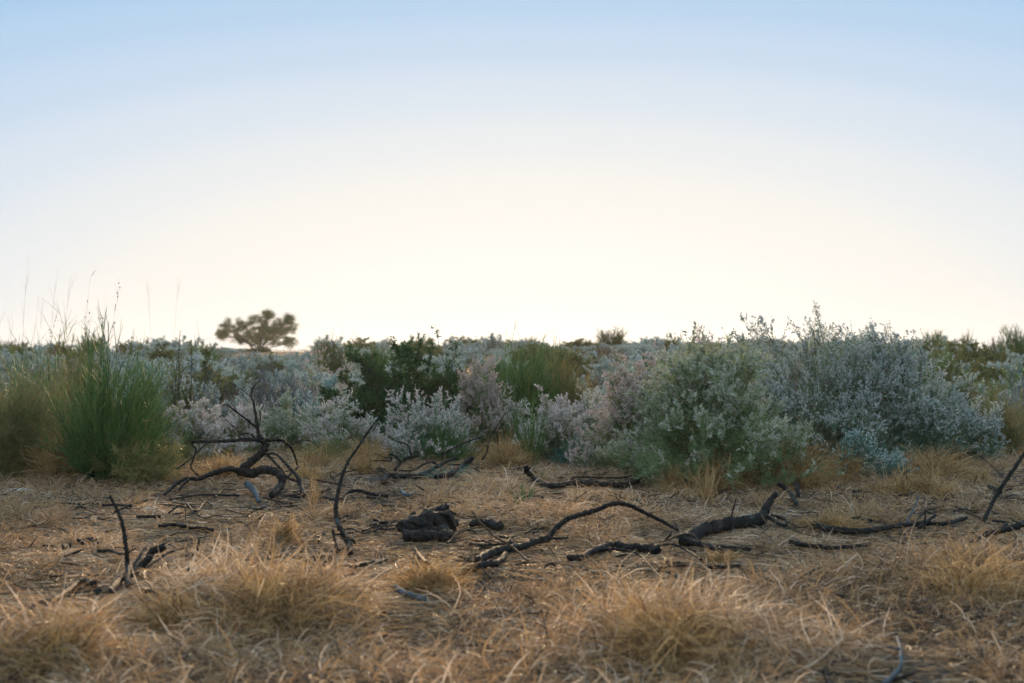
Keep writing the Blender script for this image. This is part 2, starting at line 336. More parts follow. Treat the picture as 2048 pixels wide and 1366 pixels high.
def tussock(name, seed, Rx, H, n=900, mat='tuss', w_=.004, droop=.6, Ry=None, mess=.14, lo=.2):
    g = np.random.default_rng(seed); Ry = Ry or Rx; root = empty(name, (0, 0, 0))
    tips = hull(g, n, Rx, Ry, H, .2, lo, .25); a = g.uniform(0, 6.28, n); rr = np.sqrt(g.uniform(0, 1, n)) * Rx * .35
    b = np.stack([np.cos(a) * rr, np.sin(a) * rr, np.full(n, -.01)], -1)
    mid = b * .7 + tips * [.35, .35, .8] + g.normal(size=(n, 3)) * H * .1
    tips[:, 2] -= droop * H * .3 * g.uniform(0, 1, n); tips[:, 2] = np.maximum(tips[:, 2], .01)
    P = bez(b, mid, tips, 7); K_ = np.cumsum(g.normal(size=(n, 7, 3)) * H * mess * np.linspace(0, 1, 7)[None, :, None], 1); P += K_; P[:, :, 2] = np.maximum(P[:, :, 2], .0); mb = MB(); ribbons(mb, P, w_ * np.array([[.8, 1, 1, 1, .9, .6, .2]]) * g.uniform(.5, 1.3, (n, 1)), g.uniform(0, 1, n), g=g)
    mb.build('blades', M[mat], root); return root

# ------------------------------------------------------------------ the named shrubs in the near and middle ground
def size(cx, base_y, wpx, top_y, d=None):
    """metres for a plant from its outline in the photo"""
    d = d or D_of(cx, base_y); x = (cx - 1024) / F * d
    return d, wpx / 2 / F * d, (EYE + (HOR - top_y) / F * d) - float(ground(x, d))
WG = 'woolly flowered shrubs behind the burnt branches'
def W(cx, by, wpx, ty, seed, label, d=None, cat='shrub', k=1.0, name='woolly_shrub', group=WG, **kw):
    d, Rx, H = size(cx, by, wpx, ty, d)
    kw['sp'] = int(kw.get('sp', 1500) * 6); kw['lv'] = int(kw['lv'] * 2.2) if 'lv' in kw else int(30000 * Rx * H / .36 * k) + 1500
    A = Rx * H / .36; par = dict(stems=int(60 * k), tw=int(900 * A * k) + 200, lv=int(11000 * A * k) + 1500, sp=int(1500 * A * k) + 150); par.update(kw)
    o = woolly(name, seed, Rx, H, **par); place(o, cx, d); tag(o, label, cat, group); return o
def Bm(cx, by, wpx, ty, seed, label, d=None, name='broom_shrub', group=None, **kw):
    d, Rx, H = size(cx, by, wpx, ty, d); o = broom(name, seed, Rx, H, **kw); place(o, cx, d); return tag(o, label, 'shrub', group)
def Lf(cx, by, wpx, ty, seed, label, d=None, name='leafy_shrub', group=None, **kw):
    d, Rx, H = size(cx, by, wpx, ty, d); o = leafy(name, seed, Rx, H, **kw); place(o, cx, d); return tag(o, label, 'shrub', group)
def Tu(cx, by, wpx, ty, seed, label, d=None, name='grass_tussock', group='grass tussocks', **kw):
    d, Rx, H = size(cx, by, wpx, ty, d); o = tussock(name, seed, Rx, H, **kw); place(o, cx, d); return tag(o, label, 'grass tussock', group)

# white and pink flowered ones, left to right
W(385, 928, 170, 812, 11, 'low bluish white woolly shrub over bare brown stems, right of the left green broom', sm='spikew', sp=2200)
W(460, 915, 150, 822, 12, 'pale woolly shrub directly behind the forked burnt branch', sm='spikew', sp=1500)
W(355, 860, 70, 785, 13, 'small pale woolly shrub peeping over the low white shrub at the left', sm='spikew', sp=350)
W(655, 860, 190, 722, 14, 'tall pink-tipped woolly shrub left of the dark green shrub in the middle', sm='spikep', sp=2300, lump=.35)
W(570, 905, 190, 800, 15, 'greenish white woolly shrub just right of the forked burnt branch', lm='silver', sp=1300, lv=13000)
W(680, 915, 170, 795, 16, 'pale green woolly shrub behind the upright curved stick', sm='spikew', sp=1100, lv=12000)
W(765, 905, 120, 785, 17, 'woolly shrub with thin white upright sprays, right of the upright curved stick', sm='spikew', sp=900, lump=.4)
W(860, 925, 200, 785, 18, 'woolly shrub with white peaked top over dense green stems, behind the burnt log', sm='spikew', sp=1300, lm='silverg', lump=.35, stemm='green', stems=160, stemw=.003)
W(962, 905, 120, 712, 19, 'tall narrow pink flowered woolly shrub right of the dark green shrub', sm='spikep', sp=1900, lump=.3, lo=.25)
W(1110, 925, 165, 795, 20, 'rounded white woolly shrub with brown stems showing, middle of the photo', sm='spikew', sp=2000, lo=.2, stems=110)
W(1145, 928, 110, 885, 21, 'small blue-green shrub at the foot of the rounded white shrub', lm='teal', sp=0, lvL=(.02, .04), name='small_shrub', group=None, lv=3500)
W(1225, 885, 110, 782, 22, 'pale woolly shrub in the gap left of the big woolly shrub', sm='spikew', sp=900)
# the big ones at right
W(1300, 945, 310, 705, 23, 'pinkish fine-spiked shrub forming the left flank of the big clump, above the curved log', sm='spikep', k=1.15, sp=3800, lm='silver', lump=.25, fuzz=0)
W(1430, 968, 420, 690, 24, 'nearest big shrub with long pale green woolly sprays right of the middle', k=1.0, sp=3600, lm='silvery', spL=(.012, .034), spR=(.0028, .0044), fuzz=4, lump=.16, stems=130, hif=.35, lvL=(.016, .038), leafw=(.004, .007), lv=40000)
W(1660, 950, 430, 648, 25, 'tallest bluish woolly shrub on the right, its top rising above the horizon', d=12.4, k=1.1, stems=140, sp=4200, hif=.4, lm='silverg', fuzz=0, spL=(.012, .026), sm='spikec', lump=.3, lv=36000)
W(1800, 940, 330, 660, 26, 'bluish woolly shrub leaning right, behind the low blue-green sprays', d=12.9, k=1.1, sp=3000, hif=.4, lm='silverg', sm='spikec', lump=.3)
W(1880, 925, 260, 770, 27, 'lower right woolly shrub with mauve grey spikes, edge of the big clump', k=1.1, sp=1600, lm='silverg', sm='spikec')
W(1945, 912, 90, 830, 28, 'small drooping blue-green shrub at the right end of the big clump', lm='teal', sp=120, lv=3500)
W(1712, 948, 80, 862, 29, 'small blue-green shrub in front of the big clump', d=11.2, lm='teal', sp=120, sm='spikeb', lv=5000, name='small_shrub', group=None)
W(1775, 962, 110, 912, 30, 'lowest blue-green sprig spreading on the dry grass at right', lm='teal', sp=80, sm='spikeb', lv=4500, name='small_shrub', group=None)
W(1640, 945, 130, 622, 31, 'dark spiky tuft of a woolly shrub sticking highest above the big clump', d=13.2, sp=500, lv=5000, lm='silverg', lo=.5)
W(1765, 940, 110, 628, 32, 'airy spiky top of a woolly shrub right of the highest tuft', d=13.4, sp=450, lv=2500, lm='silverg', lo=.5)
W(1395, 945, 140, 655, 33, 'airy pinkish woolly shrub top behind the nearest big shrub', sm='spikep', d=12.6, sp=800, lv=4000, lo=.4)
W(1560, 945, 170, 690, 34, 'grey green woolly shrub filling the gap between the nearest and the tallest shrub', d=12.8, sp=900, lv=9000, lm='silverg', sm='spikec')
W(800, 890, 130, 790, 35, 'small white plumed shrub between the thin white sprays and the peaked shrub', sp=700)
W(1010, 905, 120, 800, 36, 'pale plumed shrub at the foot of the narrow pink shrub', sp=700, sm='spikew')
W(1175, 905, 130, 790, 37, 'white plumed shrub overlapping the rounded white shrub from the right', sp=900, sm='spikew')
W(525, 895, 150, 800, 38, 'white plumed shrub showing through the upper forks of the burnt branch', sp=900, sm='spikew')
W(600, 875, 130, 765, 39, 'mauve white plumed shrub left of the tall pink-tipped one', sp=900, sm='spikew')
# greens
Bm(205, 955, 260, 655, 40, 'tall bright green broom shrub at the left with hundreds of thin stems', n=260, br=2200, fine=3000, w_=.004, lean=(.12, 0), Ry=.45, lo=.1, lump=.3)
Bm(150, 900, 170, 665, 41, 'green broom shrub with yellowish stems behind the tall left one', n=160, br=700, fine=1400, w_=.0036, mat='drygreen')
Bm(80, 945, 260, 680, 61, 'dark green broom thicket at the left edge behind the grass clump', d=13.5, n=300, br=2000, fine=3000, w_=.0042, lo=.15, lump=.4)
Bm(285, 930, 120, 705, 62, 'finer green broom leaning right, right side of the left thicket', d=13, n=90, br=500, fine=900, w_=.004, lean=(.1, 0), lo=.15)
Bm(140, 950, 220, 700, 63, 'yellowish green broom in front of the left thicket', d=12.6, mat='drygreen', n=230, br=1300, fine=1800, w_=.004, lo=.1)
Bm(262, 945, 150, 690, 64, 'thin bright green broom stems crossing right of the left thicket', d=12.7, n=80, br=500, fine=900, w_=.0038, lo=.15, lump=.4)
Bm(25, 930, 170, 700, 65, 'blue-green broom top at the very left edge', d=14, n=150, br=800, fine=1300, w_=.0042, lo=.2, lump=.4)
Lf(285, 965, 190, 868, 42, 'low dark green creeping shrub at the foot of the left broom', name='creeping_shrub', lm='drygreen', stems=60, tw=500, lv=7000, lvL=(.03, .07), leafw=(.003, .006), sm='green', stemw=.004)
Tu(45, 955, 220, 735, 43, 'tall dry and green grass clump at the left edge', mat='drygreen', n=2600, w_=.004, droop=.4, lo=.35)
Tu(130, 955, 150, 840, 44, 'brown dry grass clump between the left edge clump and the broom', mat='tuss', n=1300, w_=.004)
Lf(368, 868, 120, 640, 45, 'sparse young tree-like shrub with a thin dark stem and airy top above the horizon', d=15.5, lm='olive', stems=26, tw=260, lv=2600, lvL=(.02, .04), leafw=(.007, .012), lo=.6, stemw=.007)
Bm(380, 850, 150, 700, 46, 'grey green twiggy shrub below the sparse tree-like shrub', d=16, mat='greytwig', n=90, br=500, fine=1200, w_=.003, lo=.1)
Bm(535, 865, 170, 698, 47, 'leafless grey twiggy shrub right of the lone tree', d=16, mat='greytwig', n=110, br=600, fine=1500, w_=.0035, lo=.35)
Bm(590, 850, 110, 740, 48, 'dense bluish twiggy shrub left of the pink-tipped shrub', d=16.5, mat='greytwig', n=140, br=700, fine=1500, w_=.003, lo=.35)
Lf(815, 855, 350, 690, 49, 'broad dark green thorny shrub in the middle with dark arching branches', d=15.2, lm='dkgreen', stems=90, tw=1300, lv=70000, extra=4, Ry=.7, lvL=(.03, .06), leafw=(.01, .018), stemw=.011, spray=.3)
Lf(745, 850, 190, 692, 66, 'left wing of the dark green clump, low and spreading behind the pink-tipped shrub', d=15.6, lm='dkgreen', stems=50, tw=600, lv=30000, lvL=(.03, .06), leafw=(.01, .018), stemw=.009)
Lf(905, 845, 150, 672, 50, 'loose green shrub with twigs arching above the horizon, right half of the dark green clump', d=15, lm='dkgreen', stems=30, tw=300, lv=9000, extra=5, lo=.3, lvL=(.03, .05), leafw=(.01, .016), stemw=.009)
Lf(415, 800, 130, 695, 51, 'mid green round shrub below and left of the lone tree', d=24, lm='olive', lv=14000, lvL=(.03, .06), leafw=(.01, .02))
Bm(665, 800, 90, 672, 52, 'upright olive broom left of the dark green shrub', d=24, mat='olive', n=200, br=800, fine=1800, w_=.007, lo=.4)
Bm(1055, 860, 160, 672, 53, 'bright green upright broom right of the narrow pink shrub', d=15.5, n=260, br=900, fine=2200, w_=.005, lo=.5)
Bm(1120, 850, 140, 685, 54, 'green broom with brownish base left of the pale slope', d=16, mat='drygreen', n=240, br=900, fine=2000, w_=.005, lo=.4)
Bm(1060, 935, 110, 775, 55, 'slender see-through green stems standing in dry grass in front of the white shrubs', n=40, br=130, fine=260, w_=.0038, lo=.45)
Bm(900, 930, 160, 825, 56, 'fine green stems under the white peaked shrub', n=170, br=500, fine=900, w_=.003, lo=.2)
Bm(1915, 880, 110, 712, 57, 'olive broom with a few long spikes right of the big clump', d=15, mat='olive', n=110, br=400, fine=800, w_=.005, lo=.45)
Tu(1990, 890, 170, 770, 58, 'tall yellow brown grass clump at the right edge', mat='drygreen', n=1500, w_=.005, d=14.5)
Bm(2035, 890, 90, 720, 59, 'thin grey green twigs at the right edge above the yellow brown grass', d=15.5, mat='greytwig', n=40, br=200, fine=500, w_=.004, lo=.4)
Lf(2030, 885, 70, 862, 60, 'small patch-like bright green plant at the right edge', name='small_plant', lm='dkgreen', stems=20, tw=100, lv=1800, lvL=(.02, .04), leafw=(.01, .02))
# dry tussocks
for i, (cx, by, wpx, ty, lab, kw) in enumerate([
    (1450, 985, 170, 905, 'dry straw tussock under the nearest big shrub', dict(n=1200)),
    (1580, 975, 210, 868, 'brown dry grass tussock between the two big shrubs', dict(n=2200)),
    (1690, 965, 160, 890, 'brown dry grass tussock behind the blue-green sprig', dict(n=1300)),
    (1870, 955, 240, 890, 'low brown tussock at the foot of the lower right shrub', dict(n=1400)),
    (1345, 985, 90, 925, 'small straw tussock right of the curved charred log', dict(n=400)),
    (1415, 1010, 60, 900, 'thin upright straw stalks standing before the nearest big shrub', dict(n=60, droop=.2, lo=.7)),
    (1010, 938, 130, 868, 'golden dry tussock beside the slender green stems', dict(n=900)),
    (930, 920, 120, 880, 'short golden tussock behind the burnt log', dict(n=600)),
    (650, 925, 160, 868, 'brown see-through tussock behind the upright curved stick', dict(n=700)),
    (740, 930, 120, 870, 'round brown tussock behind the forked twigs', dict(n=800)),
    (450, 960, 150, 905, 'straw tussock under the forked burnt branch', dict(n=700)),
    (375, 935, 120, 875, 'dark brown tussock under the low bluish white shrub', dict(n=500)),
    (570, 1090, 90, 1015, 'upright straw tuft in front of the forked burnt branch', dict(n=260, droop=.3, lo=.5)),
    (628, 1020, 60, 940, 'tall bent straw stalks beside the upright curved stick', dict(n=40, droop=.3, lo=.7)),
    (1330, 1330, 330, 1205, 'big orange straw mound at the bottom, right of the middle', dict(n=1700, Ry=.4, mess=.3, lo=.03, droop=1.1)),
    (560, 1250, 420, 1140, 'long orange straw mound in the left foreground', dict(n=1700, Ry=.4, mess=.3, lo=.03, droop=1.1)),
    (1950, 1200, 300, 1112, 'combed straw mound at the right edge', dict(n=1500, Ry=.4, mess=.3, lo=.03, droop=1.1)),
    (350, 1250, 200, 1180, 'rounded straw mound right of the forked stick in the left foreground', dict(n=1200)),
    (860, 1190, 220, 1105, 'low straw mound in front of the charred stump', dict(n=1200)),
    (110, 1340, 260, 1245, 'blurred straw mound in the bottom left corner', dict(n=900, mess=.3, lo=.03, droop=1.1)),
    (1660, 1060, 180, 1015, 'straw tussock right of the thick charred log', dict(n=900)),
    (1440, 1125, 120, 1092, 'straw tussock beneath the thick charred log', dict(n=500)),
    ]):
    mt = 'drygreen' if 'see-through' in lab or 'dark brown' in lab else 'tuss'
    Tu(cx, by, wpx, ty, 70 + i, lab, mat=mt, w_=.0038 if by > 1150 else .0042, **kw)
g = np.random.default_rng(91)
for i in range(34):
    cx = g.uniform(330, 1330) if i < 22 else g.uniform(1340, 2040); by = g.uniform(925, 962) if cx < 1330 else g.uniform(958, 1000); wd = g.uniform(60, 130); ht = g.uniform(24, 60)
    if 735 < cx < 965 or 1035 < cx < 1310: by = 918 + (by - 918) * .25; ht *= .7
    Tu(cx, by, wd, by - ht, 600 + i, 'short golden tussock at the foot of the ' + ('middle shrubs' if i < 22 else 'big clump'), w_=.004, n=int(wd * 3.2), mess=.24, group='short tussocks at the foot of the ' + ('middle shrubs' if i < 22 else 'big clump'))
Bm(1048, 1010, 70, 962, 95, 'small green sprig growing alone on the straw in the middle', name='green_sprig', n=26, br=40, fine=30, w_=.004, lo=.4)
Bm(905, 955, 150, 915, 96, 'blue-green grass sprig lying over the burnt log', name='green_sprig', mat='teal', n=40, br=30, fine=30, w_=.004, lo=.15)

# ------------------------------------------------------------------ tall thin seed stalks at the left
def stalk(px, ty, by, d, lean, seed, label, w_=.0012, dots=0, mat='brown'):
    g = np.random.default_rng(seed); x = (px - 1024) / F * d; z = float(ground(x, d)); H = (EYE + (HOR - ty) / F * d) - z
    root = empty('seed_stalk', (x, d, z))
    P = bez(np.array([[0, 0, 0.]]), np.array([[-lean * .2, 0, H * .6]]), np.array([[lean, .05, H]]), 14)
    mb = MB(); tubes(mb, P, w_ * np.linspace(1, .3, 14)[None], np.array([.5]), 4, 0, g)
    T = twigs_from(g, P, 6, .6, .95, .08, .25, 5, .3, .4); tubes(mb, T, w_ * .4, g.uniform(0, 1, 6), 3, 0, g); mb.build('stem', M[mat], root)
    if dots:
        mb = MB(); idx = g.integers(0, 6, dots); p0, tg = sample(T, idx, g.uniform(.2, 1, dots)); tubes(mb, np.stack([p0, p0 + tg * .006, p0 + tg * .012], 1), np.array([[.002, .006, .002]]), g.uniform(0, 1, dots), 4, 0, g)
        mb.build('seed_heads', M['brown'], root)
    tag(root, label, 'grass stalk', 'tall thin stalks against the sky at the left')
for i, (px, ty, ln, dt, lab) in enumerate([
    (42, 505, .05, 0, 'tallest thin stalk against the sky near the left edge'), (72, 590, .05, 0, 'short bent stalk right of the tallest one'),
    (98, 555, .04, 0, 'plain straight stalk between the left edge and the seeded stalks'), (122, 545, .08, 0, 'curved stalk leaning right before the seeded stalks'),
    (166, 548, .05, 16, 'seeded stalk with dotted heads, left one of the pair'), (196, 588, .06, 14, 'seeded stalk leaning right above the left broom'),
    (210, 575, .12, 14, 'rightmost seeded stalk above the left broom'), (305, 560, -.08, 0, 'thin stalk leaning left beside the sparse tree-like shrub'),
    (345, 570, .05, 0, 'thin faint stalk above the sparse tree-like shrub'), (6, 640, .08, 0, 'short stalk at the very left edge'), (88, 620, .1, 8, 'short seeded stalk near the left edge')]):
    stalk(px, ty, 950, 12.5 if px < 280 else 15.5, ln, 200 + i, lab, dots=dt)

# ------------------------------------------------------------------ the lone tree on the horizon
def tree(px, d, wpx, ty, by, seed, label):
    g = np.random.default_rng(seed); x = (px - 1024) / F * d; z = float(ground(x, d)); s = d / F
    root = empty('lone_tree', (x, d, z)); top = EYE + (HOR - ty) * s - z
    A = lambda X_, Y_, dy=0: np.array([(X_ - px) * s, dy, EYE + (HOR - Y_) * s - z])
    # clump centres read off the crown: (x, y, radius x, radius y)
    cl = [(467, 662, 25, 24), (452, 655, 14, 16), (490, 650, 20, 15), (480, 678, 18, 12), (528, 640, 22, 18), (515, 655, 22, 18), (545, 650, 24, 20), (572, 655, 18, 16), (580, 640, 9, 12),
          (525, 672, 30, 16), (560, 675, 26, 15), (583, 684, 13, 10), (505, 680, 22, 12), (540, 630, 9, 8), (448, 668, 10, 12), (540, 668, 24, 13), (560, 662, 20, 11)]
    fork = A(521, 697)
    tr = MB(); limbs = []
    for c in cl:
        e = A(c[0], c[1], g.uniform(-1.1, 1.1)); m = fork * .5 + e * .5 + np.array([0, 0, -.12]) + g.normal(size=3) * .2; limbs.append((fork, m, e))
    a, b_, c_ = (np.array([q[i] for q in limbs]) for i in range(3)); Lb = bez(a, b_, c_, 8)
    tubes(tr, bez(np.array([[0, 0, -.3]]), np.array([[.05, 0, top * .1]]), fork[None], 7), np.linspace(.17, .13, 7)[None], np.array([.5]), 8, .08, g)
    tubes(tr, bez(np.array([[-.35, .2, -.3]]), np.array([[-.5, .1, .4]]), A(500, 690)[None], 7), np.linspace(.11, .07, 7)[None], np.array([.5]), 7, .08, g)
    tr.build('trunk', M['bark'], root)
    lm_ = MB(); tubes(lm_, Lb, np.linspace(.05, .018, 8)[None], g.uniform(0, 1, len(Lb)), 5, .1, g)
    cr_ = MB(); Tw = []
    for j, c in enumerate(cl):
        n_ = 24; u = nrm(g.normal(size=(n_, 3))) * g.uniform(.1, 1.15, (n_, 1)) ** .45
        e = A(c[0], c[1], Lb[j, -1, 1]) + u * np.array([c[2] * s, c[2] * s * 1.1, c[3] * s]); p0, _ = sample(Lb, np.full(n_, j), g.uniform(.55, 1, n_))
        Tw.append(bez(p0, p0 * .5 + e * .5 + g.normal(size=(n_, 3)) * .12, e, 5))
    Tw = np.concatenate(Tw); tubes(lm_, Tw, np.linspace(.014, .005, 5)[None], g.uniform(0, 1, len(Tw)), 3, 0, g); lm_.build('branches', M['dark'], root)
    m_ = len(Tw) * 115; i_ = np.repeat(np.arange(len(Tw)), 115); sg = g.uniform(.06, .17, len(Tw))[i_][:, None]
    c0 = Tw[i_, -1] + g.normal(size=(m_, 3)) * sg * [1.15, 1.15, .8]; dd = nrm(g.normal(size=(m_, 3))) * g.uniform(.03, .06, (m_, 1))
    ribbons(cr_, np.stack([c0 - dd, c0 + g.normal(size=(m_, 3)) * .006, c0 + dd], 1), g.uniform(.022, .04, m_)[:, None] * np.array([.3, 1, .3]), g.beta(2, 2, m_), g=g); cr_.build('crown', M['tree'], root)
    return tag(root, label, 'tree')
tree(520, 115, 155, 620, 712, 300, 'lone flat-crowned tree standing on the horizon at the left')

# ------------------------------------------------------------------ background shrubs: individual copies over the rising ground
protos = {
    'pale': [woolly('pale_shrub', 400 + i, r_, h_, stems=45, tw=420, lv=9000, sp=3600, lm='pale', sm='spikeb', spL=(.018, .04), spR=(.0045, .007), lvL=(.025, .05), leafw=(.008, .014), hif=.6, lump=.3, stemw=.006) for i, (r_, h_) in enumerate([(.55, .62), (.62, .55), (.48, .66), (.5, .5)])],
    'brn': [broom('dry_shrub', 420 + i, .5, .5, n=160, br=500, fine=1200, w_=.008, mat='brown', lo=.1) for i in range(2)],
    'grn': [broom('green_shrub', 430 + i, .5, .75, n=170, br=600, fine=1500, w_=.009, mat=['green', 'olive'][i], lo=.25) for i in range(2)],
    'lfy': [leafy('leafy_bush', 440 + i, .62, .62, lm='olive', stems=40, tw=300, lv=6000, lvL=(.04, .08), leafw=(.02, .035), stemw=.01) for i in range(2)],
}
used = set()
def put(kind, i, x, y, s, rz, label, group, sz=1):
    o = protos[kind][i % len(protos[kind])]
    if o.name in used: o = copy_tree(o)
    used.add(o.name); o.location = (x, y, float(ground(x, y)) - .02); o.rotation_euler = (0, 0, rz); o.scale = (s, s, s * sz); return tag(o, label, 'shrub', group)
# named horizon shrubs
for px, d, ty, wpx, kind, i, lab in [
    (1222, 62, 655, 85, 'grn', 1, 'pointed olive shrub breaking the horizon right of the middle'), (1195, 60, 680, 60, 'grn', 1, 'lower olive shrub just left of the pointed horizon shrub'),
    (1060, 72, 672, 34, 'grn', 1, 'small backlit shrub on the horizon in the sun glow'), (992, 70, 680, 70, 'lfy', 0, 'low backlit shrub on the horizon left of the sun glow'),
    (1865, 50, 660, 78, 'grn', 0, 'round green shrub on the horizon right of the big clump'), (1932, 48, 662, 38, 'grn', 1, 'small pointed shrub on the horizon between two round ones'),
    (2030, 46, 650, 80, 'grn', 0, 'tall round green shrub on the horizon at the right edge'), (1985, 52, 672, 60, 'brn', 0, 'faint brown shrub on the horizon near the right edge'),
    (1540, 48, 676, 50, 'brn', 1, 'small twiggy shrub on the horizon between the two tall woolly shrubs'), (1500, 50, 682, 60, 'lfy', 1, 'low dark shrub on the horizon behind the nearest big shrub'),
    (1345, 55, 672, 50, 'lfy', 0, 'dark shrub on the horizon at the left of the big clump'), (48, 48, 684, 50, 'lfy', 1, 'round dark shrub on the horizon at the left edge'),
    (100, 50, 680, 42, 'brn', 0, 'small brown shrub on the horizon near the left edge'), (178, 40, 672, 100, 'grn', 0, 'dense green shrub on the horizon behind the left broom'),
    (255, 45, 690, 90, 'grn', 1, 'low olive shrub on the horizon right of the left broom'), (930, 60, 690, 60, 'lfy', 1, 'small shrub on the horizon behind the dark green shrub'),
    (1420, 45, 690, 80, 'lfy', 0, 'dark shrub behind the top of the nearest big shrub'), (735, 50, 690, 110, 'lfy', 1, 'olive shrub on the horizon left of the middle, behind the dark green one'),
    (800, 45, 684, 90, 'lfy', 0, 'brownish shrub on the horizon above the dark green shrub'),
    (130, 44, 680, 50, 'lfy', 0, 'small dark mound on the horizon behind the left thicket'), (318, 42, 686, 70, 'lfy', 1, 'dark mound on the horizon behind the sparse tree-like shrub'),
    (405, 40, 688, 80, 'grn', 0, 'green mound on the horizon left of the lone tree'), (655, 48, 678, 60, 'grn', 1, 'olive tuft on the horizon right of the lone tree'),
    (1130, 58, 692, 60, 'lfy', 0, 'low dark mound on the horizon right of the sun glow'), (1282, 56, 684, 48, 'brn', 0, 'brown twiggy mound on the horizon right of the pointed olive shrub'),
    (1900, 40, 684, 90, 'lfy', 1, 'dark mound below the round green horizon shrub at right')]:
    x = (px - 1024) / F * d; H = EYE + (HOR - ty) / F * d - float(ground(x, d)); base = {'grn': .72, 'brn': .5, 'lfy': .62}[kind]; rr = {'grn': .5, 'brn': .5, 'lfy': .62}[kind]
    s = wpx / 2 / F * d / rr
    put(kind, i, x, d, s, px * .7, lab, 'shrubs along the horizon', sz=H / base / s)
g = np.random.default_rng(55); taken = []
zones = [(.33, 'left'), (.66, 'middle'), (1.01, 'right')]
for tries in range(30000):
    if len(taken) >= 345: break
    d = 15.5 + 62 * g.uniform(0, 1) ** 1.15; u = g.uniform(-.06, 1.06); x = (u - .5) * 2048 / F * d; mr = .46 + d * .007
    if any((x - a) ** 2 + (d - b) ** 2 < (mr + c) ** 2 * .30 for a, b, c in taken): continue
    px = u * 2048
    if d < 22 and (690 < px < 960 or 1000 < px < 1180): continue
    taken.append((x, d, mr)); q = g.uniform()
    kind = 'pale' if q < .66 else 'brn' if q < .75 else 'lfy' if q < .89 else 'grn'
    s = g.uniform(.8, 1.25) * (1.1 + np.clip((d - 20) / 50, 0, 1) * .5)
    zn = 'left' if px < 690 else 'middle' if px < 1250 else 'right'; dist = 'nearer' if d < 28 else 'far'
    nm = {'pale': 'pale silvery', 'brn': 'dry brown', 'lfy': 'olive leafy', 'grn': 'green broom-like'}[kind]
    rg = {'nearer': 'in the first rows behind', 'far': 'among the crowd near the skyline'}[dist]
    pl = {'left': 'left of the dark green shrub', 'middle': 'around the middle of the photo', 'right': 'behind the big woolly clump'}[zn]
    lab = f'{nm} shrub {rg}, {pl}'
    hh = {'pale': .62, 'brn': .5, 'lfy': .62, 'grn': .75}[kind] * s; top = (EYE + (HOR - (706 if 420 < px < 610 else 692) + (g.uniform(0, 24) - 26 * (g.uniform() < .22)) * (px < 420 or px > 610)) / F * d) - float(ground(x, d))
    top = max(top, .3) * .9
    put(kind, int(g.integers(0, 4)), x, d, s, g.uniform(0, 6.28), lab, f'{nm} background shrubs, {dist}, {zn}', sz=min(g.uniform(.75, 1.05), top / hh))
for k_ in protos.values():
    for o in k_:
        if o.name not in used:
            for c in list(o.children): bpy.data.objects.remove(c)
            bpy.data.objects.remove(o)

# ------------------------------------------------------------------ charred branches
def catmull(p, m):
    p = np.asarray(p, float); q = np.vstack([2 * p[0] - p[1], p, 2 * p[-1] - p[-2]]); o = []
    for i in range(1, len(q) - 2):
        t = np.linspace(0, 1, m, endpoint=False)[:, None]; a, b, c, d = q[i - 1], q[i], q[i + 1], q[i + 2]
        o.append(.5 * (2 * b + (c - a) * t + (2 * a - 5 * b + 4 * c - d) * t ** 2 + (3 * b - a - 3 * c + d) * t ** 3))
    return np.vstack(o + [p[-1:]])
WOODP = []
def stick(pts, r0, r1, d=None, d1=None, mat='char', name='limb', parent=None, sides=9, seed=0):
    """pts: photo pixels; d: distance (None: lies on the ground seen at those pixels)"""
    g = np.random.default_rng(int(abs(pts[0][0]) * 7 + pts[0][1] + seed)); W3 = []; n = len(pts)
    for i, (px, py) in enumerate(pts):
        if d is None:
            dd = D_of(px, py); p = P3(px, py, dd); p[2] = float(ground(p[0], p[1])) + r0 * .6 + .02
        else:
            dd = d + ((d1 if d1 is not None else d) - d) * i / (n - 1); p = P3(px, py, dd)
            while p[2] < float(ground(p[0], p[1])) + r0 * .5 + .02 and dd > d * .85: dd -= .03; p = P3(px, py, dd)
        W3.append(p)
    WOODP.append(catmull(W3, 5))
    m = 10; P = catmull(W3, m); k = len(P); rad = np.interp(np.linspace(0, 1, k), [0, 1], [r0, r1])
    rad = rad * (1 + .12 * np.sin(np.arange(k) * 1.1 + g.uniform(0, 6)) * g.uniform(.3, 1, k)); P = P + g.normal(size=P.shape) * rad[:, None] * .09
    # blunt broken ends
    P = np.vstack([P[:1] - (P[1] - P[0]) * .05, P, P[-1:] + (P[-1] - P[-2]) * .05]); rad = np.concatenate([[rad[0] * .12], rad, [rad[-1] * .12]])
    T = np.gradient(P, axis=0); T = nrm(T); A = np.zeros_like(P); a = nrm(np.cross(T[0], [0.3, .2, 1]))
    for i in range(len(P)): a = nrm(a - T[i] * np.dot(a, T[i])); A[i] = a
    B = np.cross(T, A); an = np.arange(sides) / sides * 2 * math.pi
    V = P[:, None] + rad[:, None, None] * (A[:, None] * np.cos(an)[None, :, None] + B[:, None] * np.sin(an)[None, :, None]) * g.uniform(.8, 1.2, (1, sides, 1)) * g.uniform(.84, 1.16, (len(P), sides, 1))
    b = (np.arange(len(P) - 1) * sides)[:, None]; i = np.arange(sides)[None]; j = (i + 1) % sides
    q = np.stack([b + i, b + j, b + sides + j, b + sides + i], -1).reshape(-1, 4)
    mb = MB(); mb.add(V, q, np.zeros(V.shape[0] * V.shape[1])); o = mb.build(name, M[mat], None, smooth=False)
    o.data.transform(mathutils.Matrix.Translation(-mathutils.Vector(parent['_o']) if parent is not None else mathutils.Vector((0, 0, 0))))
    if parent is not None: o.parent = parent
    return o
